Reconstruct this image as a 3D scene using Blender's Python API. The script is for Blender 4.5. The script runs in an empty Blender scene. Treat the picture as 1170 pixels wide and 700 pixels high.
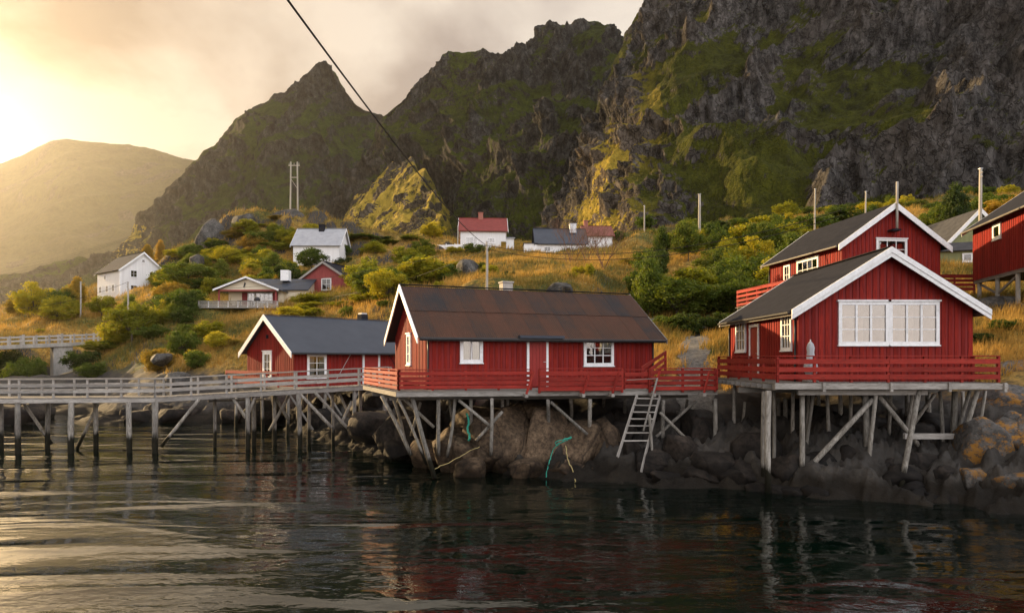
import bpy, bmesh, math, random
import numpy as np
from mathutils import Matrix, Vector

# ------------------------------------------------------------------ camera, sky, sun, exposure
sc = bpy.context.scene
col = sc.collection
EYE = 4.5                                   # camera height above the water
FOC = 780.0                                 # focal length in photograph pixels
HOR = 410.0                                 # photograph row of the horizon
SUN_AZ, SUN_EL = math.radians(-53.0), math.radians(13.0)   # azimuth from +Y, negative = left
SUN = Vector((math.sin(SUN_AZ)*math.cos(SUN_EL), math.cos(SUN_AZ)*math.cos(SUN_EL), math.sin(SUN_EL)))

cam_d = bpy.data.cameras.new('camera')
cam = bpy.data.objects.new('camera', cam_d); col.objects.link(cam)
cam.location = (0, 0, EYE); cam.rotation_euler = (math.radians(90), 0, 0)
cam_d.sensor_width = 36.0; cam_d.lens = 36.0*FOC/1170.0
cam_d.shift_y = (HOR-350.0)/1170.0
cam_d.clip_start = 0.1; cam_d.clip_end = 9000
sc.camera = cam

def nd(t, kind, **kw):
    n = t.nodes.new(kind)
    for k, v in kw.items():
        if k.startswith('i_'):
            n.inputs[int(k[2:]) if k[2:].isdigit() else k[2:].replace('_', ' ')].default_value = v
        else:
            setattr(n, k, v)
    return n
def mathn(t, op, a, b=None, clamp=False):
    n = t.nodes.new('ShaderNodeMath'); n.operation = op; n.use_clamp = clamp
    for i, x in enumerate((a, b)):
        if x is None: continue
        if isinstance(x, (int, float)): n.inputs[i].default_value = x
        else: t.links.new(x, n.inputs[i])
    return n.outputs[0]
def mixc(t, fac, a, b, blend='MIX'):
    n = t.nodes.new('ShaderNodeMix'); n.data_type = 'RGBA'; n.blend_type = blend
    for s, x in ((n.inputs[0], fac), (n.inputs[6], a), (n.inputs[7], b)):
        if isinstance(x, (int, float)): s.default_value = x
        elif isinstance(x, tuple): s.default_value = x if len(x) == 4 else x+(1,)
        else: t.links.new(x, s)
    return n.outputs[2]
def ramp(t, fac, stops, interp='LINEAR'):
    n = t.nodes.new('ShaderNodeValToRGB'); e = n.color_ramp.elements; n.color_ramp.interpolation = interp
    while len(e) < len(stops): e.new(0.5)
    for k, (p, c) in enumerate(stops):
        e[k].position = p
        e[k].color = (c, c, c, 1) if isinstance(c, (int, float)) else tuple(c)+(1,)
    t.links.new(fac, n.inputs[0])
    return n.outputs[0]

world = bpy.data.worlds.new('World'); sc.world = world; world.use_nodes = True
t = world.node_tree; t.nodes.clear()
sky = nd(t, 'ShaderNodeTexSky', sky_type='NISHITA', sun_disc=False)
sky.sun_elevation = SUN_EL; sky.sun_rotation = SUN_AZ
sky.air_density = 1.0; sky.dust_density = 2.5; sky.ozone_density = 1.5
tc = nd(t, 'ShaderNodeTexCoord')
sep = nd(t, 'ShaderNodeSeparateXYZ'); t.links.new(tc.outputs['Generated'], sep.inputs[0])
# cloud deck: the direction meets a flat layer overhead
zz = mathn(t, 'ADD', mathn(t, 'ABSOLUTE', sep.outputs[2]), 0.42)
comb = nd(t, 'ShaderNodeCombineXYZ')
t.links.new(mathn(t, 'DIVIDE', sep.outputs[0], zz), comb.inputs[0])
t.links.new(mathn(t, 'DIVIDE', sep.outputs[1], zz), comb.inputs[1])
n1 = nd(t, 'ShaderNodeTexNoise', i_Scale=2.3, i_Detail=6.0, i_Roughness=0.52, i_Distortion=0.25)
mp = nd(t, 'ShaderNodeMapping'); mp.inputs['Location'].default_value = (3.1, 0.4, 1.7)
t.links.new(comb.outputs[0], mp.inputs[0]); t.links.new(mp.outputs[0], n1.inputs['Vector'])
cover = ramp(t, n1.outputs['Fac'], [(0.40, 0.0), (0.58, 1.0)])
# angle to the sun drives how warm and bright the cloud is
dp = nd(t, 'ShaderNodeVectorMath', operation='DOT_PRODUCT')
t.links.new(tc.outputs['Generated'], dp.inputs[0]); dp.inputs[1].default_value = SUN
cosang = mathn(t, 'MAXIMUM', dp.outputs['Value'], 0.0)
near = mathn(t, 'POWER', cosang, 3.0)
glow = mathn(t, 'POWER', cosang, 55.0)
# clouds on the side away from the sun are lit from the front, so they are the pale bright ones
front = ramp(t, mathn(t, 'MULTIPLY_ADD', dp.outputs['Value'], 0.5), [(0.22, 1.0), (0.74, 0.0)], 'EASE')
front.node.inputs[0].links[0].from_node.inputs[2].default_value = 0.5
CLOUD_MID, CLOUD_NEAR, CLOUD_FRONT = (2.1, 1.85, 1.75), (1.9, 1.35, 0.88), (7.6, 7.7, 8.4)
THIN_MID, THIN_NEAR, THIN_FRONT = (4.6, 4.1, 3.5), (2.9, 2.15, 1.4), (10.6, 10.6, 11.3)
ccol = mixc(t, front, mixc(t, near, CLOUD_MID, CLOUD_NEAR), CLOUD_FRONT)
tcol = mixc(t, front, mixc(t, near, THIN_MID, THIN_NEAR), THIN_FRONT)
veil = mixc(t, 0.93, sky.outputs[0], tcol)
# low in the sky the front-lit side turns pink
low = ramp(t, sep.outputs[2], [(0.06, 0.85), (0.34, 0.0)])
csky = mixc(t, cover, veil, ccol)
csky = mixc(t, mathn(t, 'MULTIPLY', low, front), csky, (10.8, 8.9, 7.7))
# the sun's aureole shows under the cloud base and is smothered above it
gap = ramp(t, sep.outputs[2], [(0.22, 1.0), (0.36, 0.12)], 'EASE')
glow = mathn(t, 'MULTIPLY', glow, gap)
gcol = mixc(t, glow, (0, 0, 0), (62.0, 41.0, 17.0))
fin = mixc(t, 1.0, csky, gcol, 'ADD')
bg = nd(t, 'ShaderNodeBackground'); bg.inputs['Strength'].default_value = 0.1
out = nd(t, 'ShaderNodeOutputWorld')
t.links.new(fin, bg.inputs[0]); t.links.new(bg.outputs[0], out.inputs[0])

sl = bpy.data.lights.new('sun', 'SUN'); sl.energy = 5.0; sl.angle = math.radians(0.6); sl.color = (1.0, 0.70, 0.36)
so = bpy.data.objects.new('sun', sl); col.objects.link(so)
so.rotation_euler = (-SUN).to_track_quat('-Z', 'Y').to_euler()
so.location = (-60, 40, 60)

sc.view_settings.view_transform = 'Standard'; sc.view_settings.look = 'None'
sc.view_settings.exposure = 1.2; sc.view_settings.gamma = 1.0
sc.view_settings.use_curve_mapping = False
sc.render.engine = 'CYCLES'
sc.cycles.use_denoising = True
sc.cycles.max_bounces = 6; sc.cycles.diffuse_bounces = 3; sc.cycles.glossy_bounces = 3
sc.cycles.transparent_max_bounces = 8; sc.cycles.transmission_bounces = 3; sc.cycles.volume_bounces = 0
sc.cycles.caustics_reflective = False; sc.cycles.caustics_refractive = False
sc.cycles.sample_clamp_indirect = 6.0

rng = np.random.default_rng(7)
rnd = random.Random(11)

# ------------------------------------------------------------------ helpers
def W(u, v, Y):                              # photograph pixel seen at depth Y -> place in the world
    return Vector(((u-585.0)/FOC*Y, Y, EYE+(HOR-v)/FOC*Y))
def XY(u, Y): return ((u-585.0)/FOC*Y, Y)

_perm = np.random.default_rng(3).permutation(256); _perm = np.concatenate([_perm, _perm, _perm])
_grad = np.random.default_rng(4).normal(size=(256, 3)); _grad /= np.linalg.norm(_grad, axis=1)[:, None]
def perlin(p):
    i = np.floor(p).astype(np.int64); f = p-i; i &= 255
    w = f*f*f*(f*(f*6-15)+10)
    r = np.zeros(len(p))
    for dx in (0, 1):
        wx = w[:, 0] if dx else 1-w[:, 0]
        for dy in (0, 1):
            wy = w[:, 1] if dy else 1-w[:, 1]
            for dz in (0, 1):
                wz = w[:, 2] if dz else 1-w[:, 2]
                h = _perm[_perm[_perm[i[:, 0]+dx]+i[:, 1]+dy]+i[:, 2]+dz]
                g = _grad[h]
                r += wx*wy*wz*(g[:, 0]*(f[:, 0]-dx)+g[:, 1]*(f[:, 1]-dy)+g[:, 2]*(f[:, 2]-dz))
    return r*1.6
def fbm(p, octv=5, gain=0.5, lac=2.03):
    a, s, r = 1.0, 1.0, 0.0
    for k in range(octv):
        r = r+a*perlin(p*s+k*17.3); a *= gain; s *= lac
    return r
def ridged(p, octv=5, gain=0.5, lac=2.07):
    a, s, r, w = 1.0, 1.0, 0.0, 1.0
    for k in range(octv):
        n = 1-np.abs(perlin(p*s+k*11.7)); n = n*n*w
        r = r+a*n; w = np.clip(n*1.6, 0, 1); a *= gain; s *= lac
    return r-1.0

def mesh_from(name, verts, faces, mat=None, smooth=False):
    verts = np.asarray(verts, dtype=np.float32); faces = np.asarray(faces, dtype=np.int32)
    me = bpy.data.meshes.new(name); k = faces.shape[1]
    me.vertices.add(len(verts)); me.vertices.foreach_set('co', verts.ravel())
    me.loops.add(faces.size); me.loops.foreach_set('vertex_index', faces.ravel())
    me.polygons.add(len(faces))
    me.polygons.foreach_set('loop_start', np.arange(0, faces.size, k, dtype=np.int32))
    me.polygons.foreach_set('use_smooth', np.full(len(faces), smooth, dtype=bool))
    if mat: me.materials.append(mat)
    me.update(calc_edges=True); me.validate()
    return me
def grid_faces(nr, nc):
    i = np.arange((nr-1)*(nc-1)); r, c = i//(nc-1), i % (nc-1); a = r*nc+c
    return np.stack([a, a+1, a+nc+1, a+nc], 1)
def link(name, data, parent=None, M=None):
    o = bpy.data.objects.new(name, data); col.objects.link(o)
    if parent is not None: o.parent = parent
    if M is not None: o.matrix_basis = M
    return o
def tag(o, label, cat=None, group=None, kind=None):
    if label: o['label'] = label
    if cat: o['category'] = cat
    if group: o['group'] = group
    if kind: o['kind'] = kind
    return o
def thing(name, label, cat, loc=(0, 0, 0), rz=0.0, group=None):
    o = link(name, None); o.location = loc; o.rotation_euler = (0, 0, rz); o.empty_display_size = 0.3
    return tag(o, label, cat, group)

_boxes = {}
def box_mesh(dx, dy, dz, mat, bev=0.0):
    key = (round(dx, 3), round(dy, 3), round(dz, 3), mat.name, bev)
    if key in _boxes: return _boxes[key]
    bm = bmesh.new(); bmesh.ops.create_cube(bm, size=1.0)
    bmesh.ops.scale(bm, vec=(dx, dy, dz), verts=bm.verts)
    if bev: bmesh.ops.bevel(bm, geom=bm.edges[:], offset=bev, segments=1, affect='EDGES')
    me = bpy.data.meshes.new('box'); bm.to_mesh(me); bm.free(); me.materials.append(mat)
    _boxes[key] = me
    return me
def box(name, parent, c, d, mat, M=None, bev=0.0, label=None):
    m = Matrix.Translation(Vector(c))
    if M is not None: m = M @ m
    o = link(name, box_mesh(d[0], d[1], d[2], mat, bev), parent, m)
    if label: o['label'] = label
    return o
def bar(name, parent, p, q, w, h, mat, bev=0.0, up=(0, 0, 1)):     # squared timber from p to q
    p, q = Vector(p), Vector(q); d = q-p; L = d.length; x = d/L
    upv = Vector(up)
    if abs(x.dot(upv)) > 0.98: upv = Vector((0, 1, 0))
    y = upv.cross(x).normalized(); z = x.cross(y)
    R = Matrix((x, y, z)).transposed().to_4x4()
    return link(name, box_mesh(L, w, h, mat, bev), parent, Matrix.Translation((p+q)/2) @ R)
def pole(name, parent, p, q, r1, r2, mat, seg=9, bend=0.0, rings=4, label=None):   # round tapered post, slightly crooked
    p, q = Vector(p), Vector(q); d = q-p; L = d.length; x = d/L
    a = Vector((1, 0, 0)) if abs(x.x) < 0.8 else Vector((0, 1, 0))
    y = a.cross(x).normalized(); z = x.cross(y)
    vs, fs = [], []
    ph = rnd.random()*6.28
    for k in range(rings+1):
        s = k/rings; r = r1+(r2-r1)*s
        off = (y*math.cos(ph)+z*math.sin(ph))*(math.sin(s*math.pi)*bend)
        for j in range(seg):
            an = 2*math.pi*j/seg
            vs.append(p+d*s+off+(y*math.cos(an)+z*math.sin(an))*(r*(1+0.06*math.sin(3*an+k))))
    for k in range(rings):
        for j in range(seg):
            fs.append((k*seg+j, k*seg+(j+1) % seg, (k+1)*seg+(j+1) % seg, (k+1)*seg+j))
    fs.append(tuple(range(seg))[::-1]); fs.append(tuple(rings*seg+j for j in range(seg)))
    me = bpy.data.meshes.new(name); me.from_pydata([v[:] for v in vs], [], fs); me.materials.append(mat)
    for f in me.polygons: f.use_smooth = len(f.vertices) == 4
    o = link(name, me, parent)
    if label: o['label'] = label
    return o
def tube_data(pts, r, mat, seg=6):
    vs, fs = [], []
    pts = [Vector(p) for p in pts]
    for k, p in enumerate(pts):
        d = (pts[min(k+1, len(pts)-1)]-pts[max(k-1, 0)]).normalized()
        a = Vector((0, 0, 1)) if abs(d.z) < 0.9 else Vector((1, 0, 0))
        y = a.cross(d).normalized(); z = d.cross(y)
        for j in range(seg):
            an = 2*math.pi*j/seg
            vs.append((p+(y*math.cos(an)+z*math.sin(an))*r)[:])
    for k in range(len(pts)-1):
        for j in range(seg):
            fs.append((k*seg+j, k*seg+(j+1) % seg, (k+1)*seg+(j+1) % seg, (k+1)*seg+j))
    return mesh_from('tube', vs, fs, mat, True)
def prism(name, parent, pts, ext, mat, M=None):        # polygon (x,z) pushed along y by ext
    n = len(pts)
    vs = [(x, 0, z) for x, z in pts]+[(x, ext, z) for x, z in pts]
    fs = [tuple(range(n)), tuple(range(2*n-1, n-1, -1))]+[(k, k+n, (k+1) % n+n, (k+1) % n) for k in range(n)]
    me = bpy.data.meshes.new(name); me.from_pydata(vs, [], fs); me.materials.append(mat)
    bm = bmesh.new(); bm.from_mesh(me); bmesh.ops.recalc_face_normals(bm, faces=bm.faces); bm.to_mesh(me); bm.free()
    return link(name, me, parent, M)

# ------------------------------------------------------------------ materials
def new_mat(name):
    m = bpy.data.materials.new(name); m.use_nodes = True; t = m.node_tree; t.nodes.clear()
    o = nd(t, 'ShaderNodeOutputMaterial'); b = nd(t, 'ShaderNodeBsdfPrincipled')
    t.links.new(b.outputs[0], o.inputs[0])
    return m, t, b, o
def objcoord(t, stretch):
    tc = nd(t, 'ShaderNodeTexCoord'); oi = nd(t, 'ShaderNodeObjectInfo')
    mp = nd(t, 'ShaderNodeMapping'); mp.inputs['Scale'].default_value = stretch
    t.links.new(tc.outputs['Object'], mp.inputs[0])
    cv = nd(t, 'ShaderNodeCombineXYZ'); v = mathn(t, 'MULTIPLY', oi.outputs['Random'], 91.0)
    for k in range(3): t.links.new(v, cv.inputs[k])
    t.links.new(cv.outputs[0], mp.inputs['Location'])
    return mp.outputs[0], oi.outputs['Random']
def noise(t, vec, scale, detail=5.0, rough=0.55, dist=0.0):
    n = nd(t, 'ShaderNodeTexNoise', i_Scale=scale, i_Detail=detail, i_Roughness=rough, i_Distortion=dist)
    t.links.new(vec, n.inputs['Vector']); return n.outputs['Fac']
def bumpn(t, b, h, strength, dist):
    bn = nd(t, 'ShaderNodeBump'); bn.inputs['Strength'].default_value = strength; bn.inputs['Distance'].default_value = dist
    t.links.new(h, bn.inputs['Height']); t.links.new(bn.outputs[0], b.inputs['Normal'])
def surf(name, c1, c2, scale=3.0, rough=0.7, stretch=(1, 1, 1), bump=0.3, bdist=0.01, var=0.12, spec=0.3, fine=None, tide=False, metal=0.0):
    m, t, b, o = new_mat(name)
    vec, r = objcoord(t, stretch)
    f = noise(t, vec, scale, 6.0, 0.62)
    c = ramp(t, f, [(0.3, c1), (0.72, c2)])
    if fine:
        f2 = noise(t, vec, fine[0], 4.0, 0.7)
        c = mixc(t, ramp(t, f2, [(0.45, 0.0), (0.68, fine[2] if len(fine) > 2 else 0.6)]), c, fine[1])
    hs = nd(t, 'ShaderNodeHueSaturation'); t.links.new(c, hs.inputs['Color'])
    t.links.new(mathn(t, 'ADD', mathn(t, 'MULTIPLY', r, 2*var), 1-var), hs.inputs['Value'])
    c = hs.outputs[0]
    if tide:
        g = nd(t, 'ShaderNodeNewGeometry'); s = nd(t, 'ShaderNodeSeparateXYZ'); t.links.new(g.outputs['Position'], s.inputs[0])
        zz = mathn(t, 'ADD', s.outputs[2], mathn(t, 'MULTIPLY', mathn(t, 'SUBTRACT', f, 0.5), 0.9))
        c = mixc(t, ramp(t, zz, [(0.35, (0.018, 0.016, 0.01)), (0.62, (0.05, 0.045, 0.018)), (0.95, (1, 1, 1))]), (0, 0, 0), c) if False else \
            mixc(t, ramp(t, zz, [(0.70, 0.0), (1.25, 1.0)]), (0.014, 0.013, 0.008), c)
    t.links.new(c, b.inputs['Base Color'])
    b.inputs['Roughness'].default_value = rough; b.inputs['Specular IOR Level'].default_value = spec; b.inputs['Metallic'].default_value = metal
    if bump: bumpn(t, b, f, bump, bdist)
    return m

RED = surf('red_paint', (0.17, 0.012, 0.009), (0.29, 0.026, 0.016), 1.6, 0.75, (3, 3, 0.35), 0.35, 0.005, 0.17, 0.12, (7, (0.11, 0.010, 0.010), 0.75))
REDCORE = surf('red_paint_groove', (0.17, 0.012, 0.011), (0.23, 0.018, 0.015), 2.0, 0.7, (3, 3, 0.5), 0.2, 0.004, 0.03)
REDRAIL = surf('red_rail_paint', (0.22, 0.017, 0.013), (0.34, 0.038, 0.026), 2.4, 0.7, (0.7, 4, 4), 0.3, 0.004, 0.2, 0.15, (8, (0.13, 0.03, 0.022), 0.7))
REDOLD = surf('faded_red_paint', (0.24, 0.045, 0.045), (0.33, 0.075, 0.065), 2.0, 0.7, (2, 2, 0.5), 0.2, 0.004, 0.05)
WHITE = surf('white_paint', (0.72, 0.73, 0.73), (0.86, 0.87, 0.87), 3.0, 0.5, (1, 1, 1), 0.15, 0.003, 0.05, 0.4, (9, (0.5, 0.5, 0.46), 0.45))
WHITEWALL = surf('white_boarded_wall', (0.66, 0.66, 0.65), (0.78, 0.78, 0.77), 1.0, 0.6, (5, 5, 0.3), 0.2, 0.01, 0.03)
CREAM = surf('cream_paint', (0.62, 0.55, 0.40), (0.72, 0.65, 0.50), 1.0, 0.6, (0.3, 0.3, 8), 0.2, 0.01, 0.03)
OLIVE = surf('olive_green_paint', (0.16, 0.17, 0.07), (0.22, 0.23, 0.10), 1.0, 0.65, (6, 6, 0.4), 0.2, 0.01, 0.04)
WOOD = surf('weathered_grey_timber', (0.13, 0.12, 0.105), (0.27, 0.255, 0.23), 2.0, 0.8, (0.6, 5, 5), 0.5, 0.006, 0.18, 0.2, (9, (0.12, 0.11, 0.09), 0.7))
WOODP = surf('pale_silver_timber', (0.25, 0.23, 0.205), (0.43, 0.41, 0.375), 2.0, 0.8, (0.6, 5, 5), 0.5, 0.006, 0.22, 0.15, (7, (0.15, 0.14, 0.12), 0.8))
PILE = surf('tide_stained_pile', (0.15, 0.138, 0.118), (0.36, 0.34, 0.30), 1.6, 0.85, (4, 4, 0.7), 0.6, 0.012, 0.30, 0.15, (6, (0.07, 0.06, 0.045), 0.85), tide=True)
ROOFDARK = surf('dark_felt_roof', (0.011, 0.012, 0.017), (0.023, 0.024, 0.031), 2.5, 0.9, (1, 1, 1), 0.4, 0.01, 0.06, 0.07, (22, (0.04, 0.04, 0.044), 0.4))
ROOFBLUE = surf('blue_black_roof', (0.028, 0.036, 0.052), (0.045, 0.055, 0.074), 0.8, 0.55, (1, 1, 1), 0.15, 0.006, 0.05, 0.4)
ROOFGREY = surf('grey_tile_roof', (0.27, 0.28, 0.30), (0.38, 0.39, 0.41), 1.2, 0.6, (1, 1, 1), 0.2, 0.01, 0.05)
ROOFSLATE = surf('pale_slate_roof', (0.040, 0.041, 0.046), (0.075, 0.076, 0.080), 2.0, 0.95, (1, 1, 1), 0.3, 0.02, 0.08, 0.03)
ROOFRED = surf('red_tile_roof', (0.16, 0.032, 0.028), (0.24, 0.05, 0.042), 1.4, 0.7, (1, 1, 1), 0.3, 0.02, 0.06)
ROOFRUSTRED = surf('brown_red_roof', (0.16, 0.055, 0.045), (0.24, 0.08, 0.06), 1.4, 0.75, (1, 1, 1), 0.3, 0.02, 0.06)
BLACK = surf('black_gutter', (0.012, 0.012, 0.013), (0.022, 0.022, 0.024), 3.0, 0.45, (1, 1, 1), 0.1, 0.002, 0.05, 0.4)
CABLE = surf('black_cable', (0.010, 0.010, 0.010), (0.018, 0.018, 0.018), 3.0, 0.6, (1, 1, 1), 0, 0, 0.0)
BRICK = surf('pale_chimney_plaster', (0.30, 0.28, 0.25), (0.44, 0.41, 0.37), 5.0, 0.85, (1, 1, 1), 0.5, 0.01, 0.05)
BRICKRED = surf('red_brick_chimney', (0.26, 0.10, 0.075), (0.36, 0.15, 0.11), 5.0, 0.85, (1, 1, 1), 0.5, 0.01, 0.05)
METAL = surf('galvanised_metal', (0.40, 0.41, 0.42), (0.52, 0.53, 0.54), 6.0, 0.4, (1, 1, 1), 0.1, 0.002, 0.05, 0.5, metal=0.6)
CONCRETE = surf('stained_concrete', (0.24, 0.225, 0.20), (0.40, 0.38, 0.34), 1.5, 0.85, (1, 1, 0.4), 0.4, 0.01, 0.05, 0.2, (6, (0.16, 0.15, 0.13), 0.6))
CANVAS = surf('grey_canvas_cover', (0.30, 0.31, 0.33), (0.48, 0.49, 0.51), 5.0, 0.9, (3, 3, 0.5), 0.6, 0.02, 0.0)
DOOR = surf('red_door_paint', (0.23, 0.018, 0.015), (0.29, 0.026, 0.02), 2.0, 0.5, (1, 1, 1), 0.1, 0.003, 0.02)
POLEM = surf('dry_pole_timber', (0.27, 0.25, 0.21), (0.40, 0.37, 0.32), 2.0, 0.8, (4, 4, 0.6), 0.4, 0.006, 0.08, 0.2)
ROPE = surf('green_rope', (0.02, 0.22, 0.16), (0.04, 0.34, 0.25), 20.0, 0.8, (1, 1, 1), 0.3, 0.003, 0.05)
ROPEOLD = surf('old_yellow_rope', (0.30, 0.24, 0.10), (0.42, 0.35, 0.16), 20.0, 0.8, (1, 1, 1), 0.3, 0.003, 0.05)
DARKOBJ = surf('dark_garden_furniture', (0.02, 0.02, 0.022), (0.035, 0.035, 0.04), 4.0, 0.6, (1, 1, 1), 0, 0, 0.05)

def glass(name, behind, gloss):
    m, t, b, o = new_mat(name)
    vec, r = objcoord(t, (1, 1, 1))
    f = noise(t, vec, 1.3, 3.0)
    t.links.new(ramp(t, f, [(0.3, tuple(x*0.8 for x in behind)), (0.7, behind)]), b.inputs['Base Color'])
    b.inputs['Roughness'].default_value = 0.35; b.inputs['Specular IOR Level'].default_value = 0.5
    b.inputs['Coat Weight'].default_value = 1.0; b.inputs['Coat Roughness'].default_value = 0.015; b.inputs['Coat IOR'].default_value = gloss
    bn = nd(t, 'ShaderNodeBump'); bn.inputs['Strength'].default_value = 0.05; bn.inputs['Distance'].default_value = 0.02
    t.links.new(f, bn.inputs['Height']); t.links.new(bn.outputs[0], b.inputs['Coat Normal'])
    return m
def clear_glass(name, refl):
    m, t, b, o = new_mat(name); t.nodes.remove(b)
    tr = nd(t, 'ShaderNodeBsdfTransparent'); tr.inputs[0].default_value = (0.86, 0.88, 0.88, 1)
    gl = nd(t, 'ShaderNodeBsdfGlossy'); gl.inputs['Roughness'].default_value = 0.01
    vec, r = objcoord(t, (1, 1, 1)); bn = nd(t, 'ShaderNodeBump'); bn.inputs['Strength'].default_value = 0.12; bn.inputs['Distance'].default_value = 0.03
    t.links.new(noise(t, vec, 1.6, 2.0), bn.inputs['Height']); t.links.new(bn.outputs[0], gl.inputs['Normal'])
    fr = nd(t, 'ShaderNodeFresnel'); fr.inputs[0].default_value = 1.5
    mx = nd(t, 'ShaderNodeMixShader'); t.links.new(mathn(t, 'ADD', fr.outputs[0], refl, True), mx.inputs[0])
    t.links.new(tr.outputs[0], mx.inputs[1]); t.links.new(gl.outputs[0], mx.inputs[2]); t.links.new(mx.outputs[0], o.inputs[0])
    return m
PANEDARK = clear_glass('dark_window_glass', 0.06)
PANECURT = clear_glass('curtained_window_glass', 0.10)
PANESKY = clear_glass('sky_reflecting_window_glass', 0.13)
PANEGREY = clear_glass('grey_curtained_glass', 0.14)
CURTAIN = surf('cream_curtain', (0.50, 0.44, 0.31), (0.68, 0.61, 0.46), 3.0, 0.9, (9, 1, 0.6), 0.5, 0.02, 0.10)
SKYBLIND = surf('sky_tinted_window_blind', (0.36, 0.235, 0.15), (0.56, 0.40, 0.28), 1.6, 0.9, (1, 1, 1), 0.2, 0.02, 0.25)  # blind whose warm tint paints in the sky reflected by the panes
LACE = surf('white_lace_curtain', (0.30, 0.31, 0.32), (0.60, 0.61, 0.62), 3.0, 0.9, (9, 1, 0.6), 0.5, 0.02, 0.10)
ROOM = surf('dim_room', (0.012, 0.011, 0.010), (0.030, 0.026, 0.022), 1.5, 0.9, (1, 1, 1), 0, 0, 0.1)

# rusty corrugated roof sheets
def rust_mat():
    m, t, b, o = new_mat('rusty_sheet_metal')
    tc = nd(t, 'ShaderNodeTexCoord'); g = nd(t, 'ShaderNodeNewGeometry'); oi = nd(t, 'ShaderNodeObjectInfo')
    f = noise(t, g.outputs['Position'], 0.55, 6.0, 0.6)
    mp = nd(t, 'ShaderNodeMapping'); mp.inputs['Scale'].default_value = (6, 0.7, 1); t.links.new(tc.outputs['Object'], mp.inputs[0])
    f2 = noise(t, mp.outputs[0], 2.0, 5.0, 0.7)
    rr = mathn(t, 'ADD', mathn(t, 'MULTIPLY', f, 0.75), mathn(t, 'MULTIPLY', oi.outputs['Random'], 0.32))
    rr = mathn(t, 'ADD', rr, mathn(t, 'MULTIPLY', mathn(t, 'SUBTRACT', f2, 0.5), 0.5))
    c = ramp(t, rr, [(0.30, (0.034, 0.031, 0.032)), (0.50, (0.062, 0.036, 0.026)), (0.72, (0.085, 0.040, 0.026)), (0.9, (0.068, 0.042, 0.033))])
    t.links.new(c, b.inputs['Base Color']); b.inputs['Roughness'].default_value = 0.8; b.inputs['Specular IOR Level'].default_value = 0.15
    bumpn(t, b, f2, 0.3, 0.004)
    return m
RUST = rust_mat()

# hillside: grass in golden and green patches, heather, rock on the steep bits
def hill_colour(t, pos):
    a = noise(t, pos, 0.10, 5.0, 0.6)
    b = noise(t, pos, 0.9, 5.0, 0.7)
    s = mathn(t, 'ADD', mathn(t, 'MULTIPLY', a, 0.75), mathn(t, 'MULTIPLY', b, 0.40))
    c = ramp(t, s, [(0.39, (0.040, 0.055, 0.012)), (0.51, (0.10, 0.105, 0.018)), (0.57, (0.30, 0.19, 0.034)), (0.66, (0.50, 0.30, 0.065)), (0.80, (0.28, 0.14, 0.04))])
    # the upper slopes behind the houses carry greener turf
    p = nd(t, 'ShaderNodeSeparateXYZ'); t.links.new(pos, p.inputs[0])
    up = ramp(t, mathn(t, 'MULTIPLY', mathn(t, 'ADD', p.outputs[1], mathn(t, 'MULTIPLY', a, 40.0)), 0.005), [(0.70, 0.0), (0.84, 0.85)])
    return mixc(t, up, c, ramp(t, b, [(0.4, (0.030, 0.042, 0.010)), (0.65, (0.085, 0.085, 0.016))]))
def ground_mat():
    m, t, b, o = new_mat('hillside_ground')
    g = nd(t, 'ShaderNodeNewGeometry'); pos = g.outputs['Position']
    gc = hill_colour(t, pos)
    dk = noise(t, pos, 3.0, 5.0, 0.7)
    gc = mixc(t, ramp(t, dk, [(0.4, 0.75), (0.62, 0.0)]), gc, (0.03, 0.032, 0.012))
    r1 = noise(t, pos, 0.6, 8.0, 0.65); r2 = noise(t, pos, 5.0, 6.0, 0.7)
    rc = ramp(t, r1, [(0.3, (0.014, 0.012, 0.010)), (0.5, (0.042, 0.037, 0.031)), (0.7, (0.09, 0.078, 0.064))])
    rc = mixc(t, ramp(t, r2, [(0.42, 0.8), (0.6, 0.0)]), rc, (0.05, 0.047, 0.043))
    n = nd(t, 'ShaderNodeSeparateXYZ'); t.links.new(g.outputs['Normal'], n.inputs[0])
    p = nd(t, 'ShaderNodeSeparateXYZ'); t.links.new(pos, p.inputs[0])
    steep = mathn(t, 'ADD', n.outputs[2], mathn(t, 'MULTIPLY', mathn(t, 'SUBTRACT', r1, 0.5), 0.45))
    isgrass = ramp(t, steep, [(0.70, 0.0), (0.80, 1.0)])
    # bare shore below the grass line
    shore = ramp(t, mathn(t, 'MULTIPLY', mathn(t, 'ADD', p.outputs[2], mathn(t, 'MULTIPLY', mathn(t, 'SUBTRACT', r1, 0.5), 3.0)), 0.1), [(0.30, 0.0), (0.40, 1.0)])
    c = mixc(t, mathn(t, 'MULTIPLY', isgrass, shore), rc, gc)
    zt = mathn(t, 'ADD', p.outputs[2], mathn(t, 'MULTIPLY', mathn(t, 'SUBTRACT', r1, 0.5), 1.2))
    c = mixc(t, ramp(t, zt, [(0.5, 0.0), (1.2, 1.0)]), mixc(t, 1.0, rc, (0.25, 0.22, 0.17), 'MULTIPLY'), c)
    t.links.new(c, b.inputs['Base Color']); b.inputs['Roughness'].default_value = 0.9; b.inputs['Specular IOR Level'].default_value = 0.2
    bumpn(t, b, mathn(t, 'ADD', r2, mathn(t, 'MULTIPLY', r1, 2.0)), 0.6, 0.12)
    return m
GROUND = ground_mat()

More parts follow.
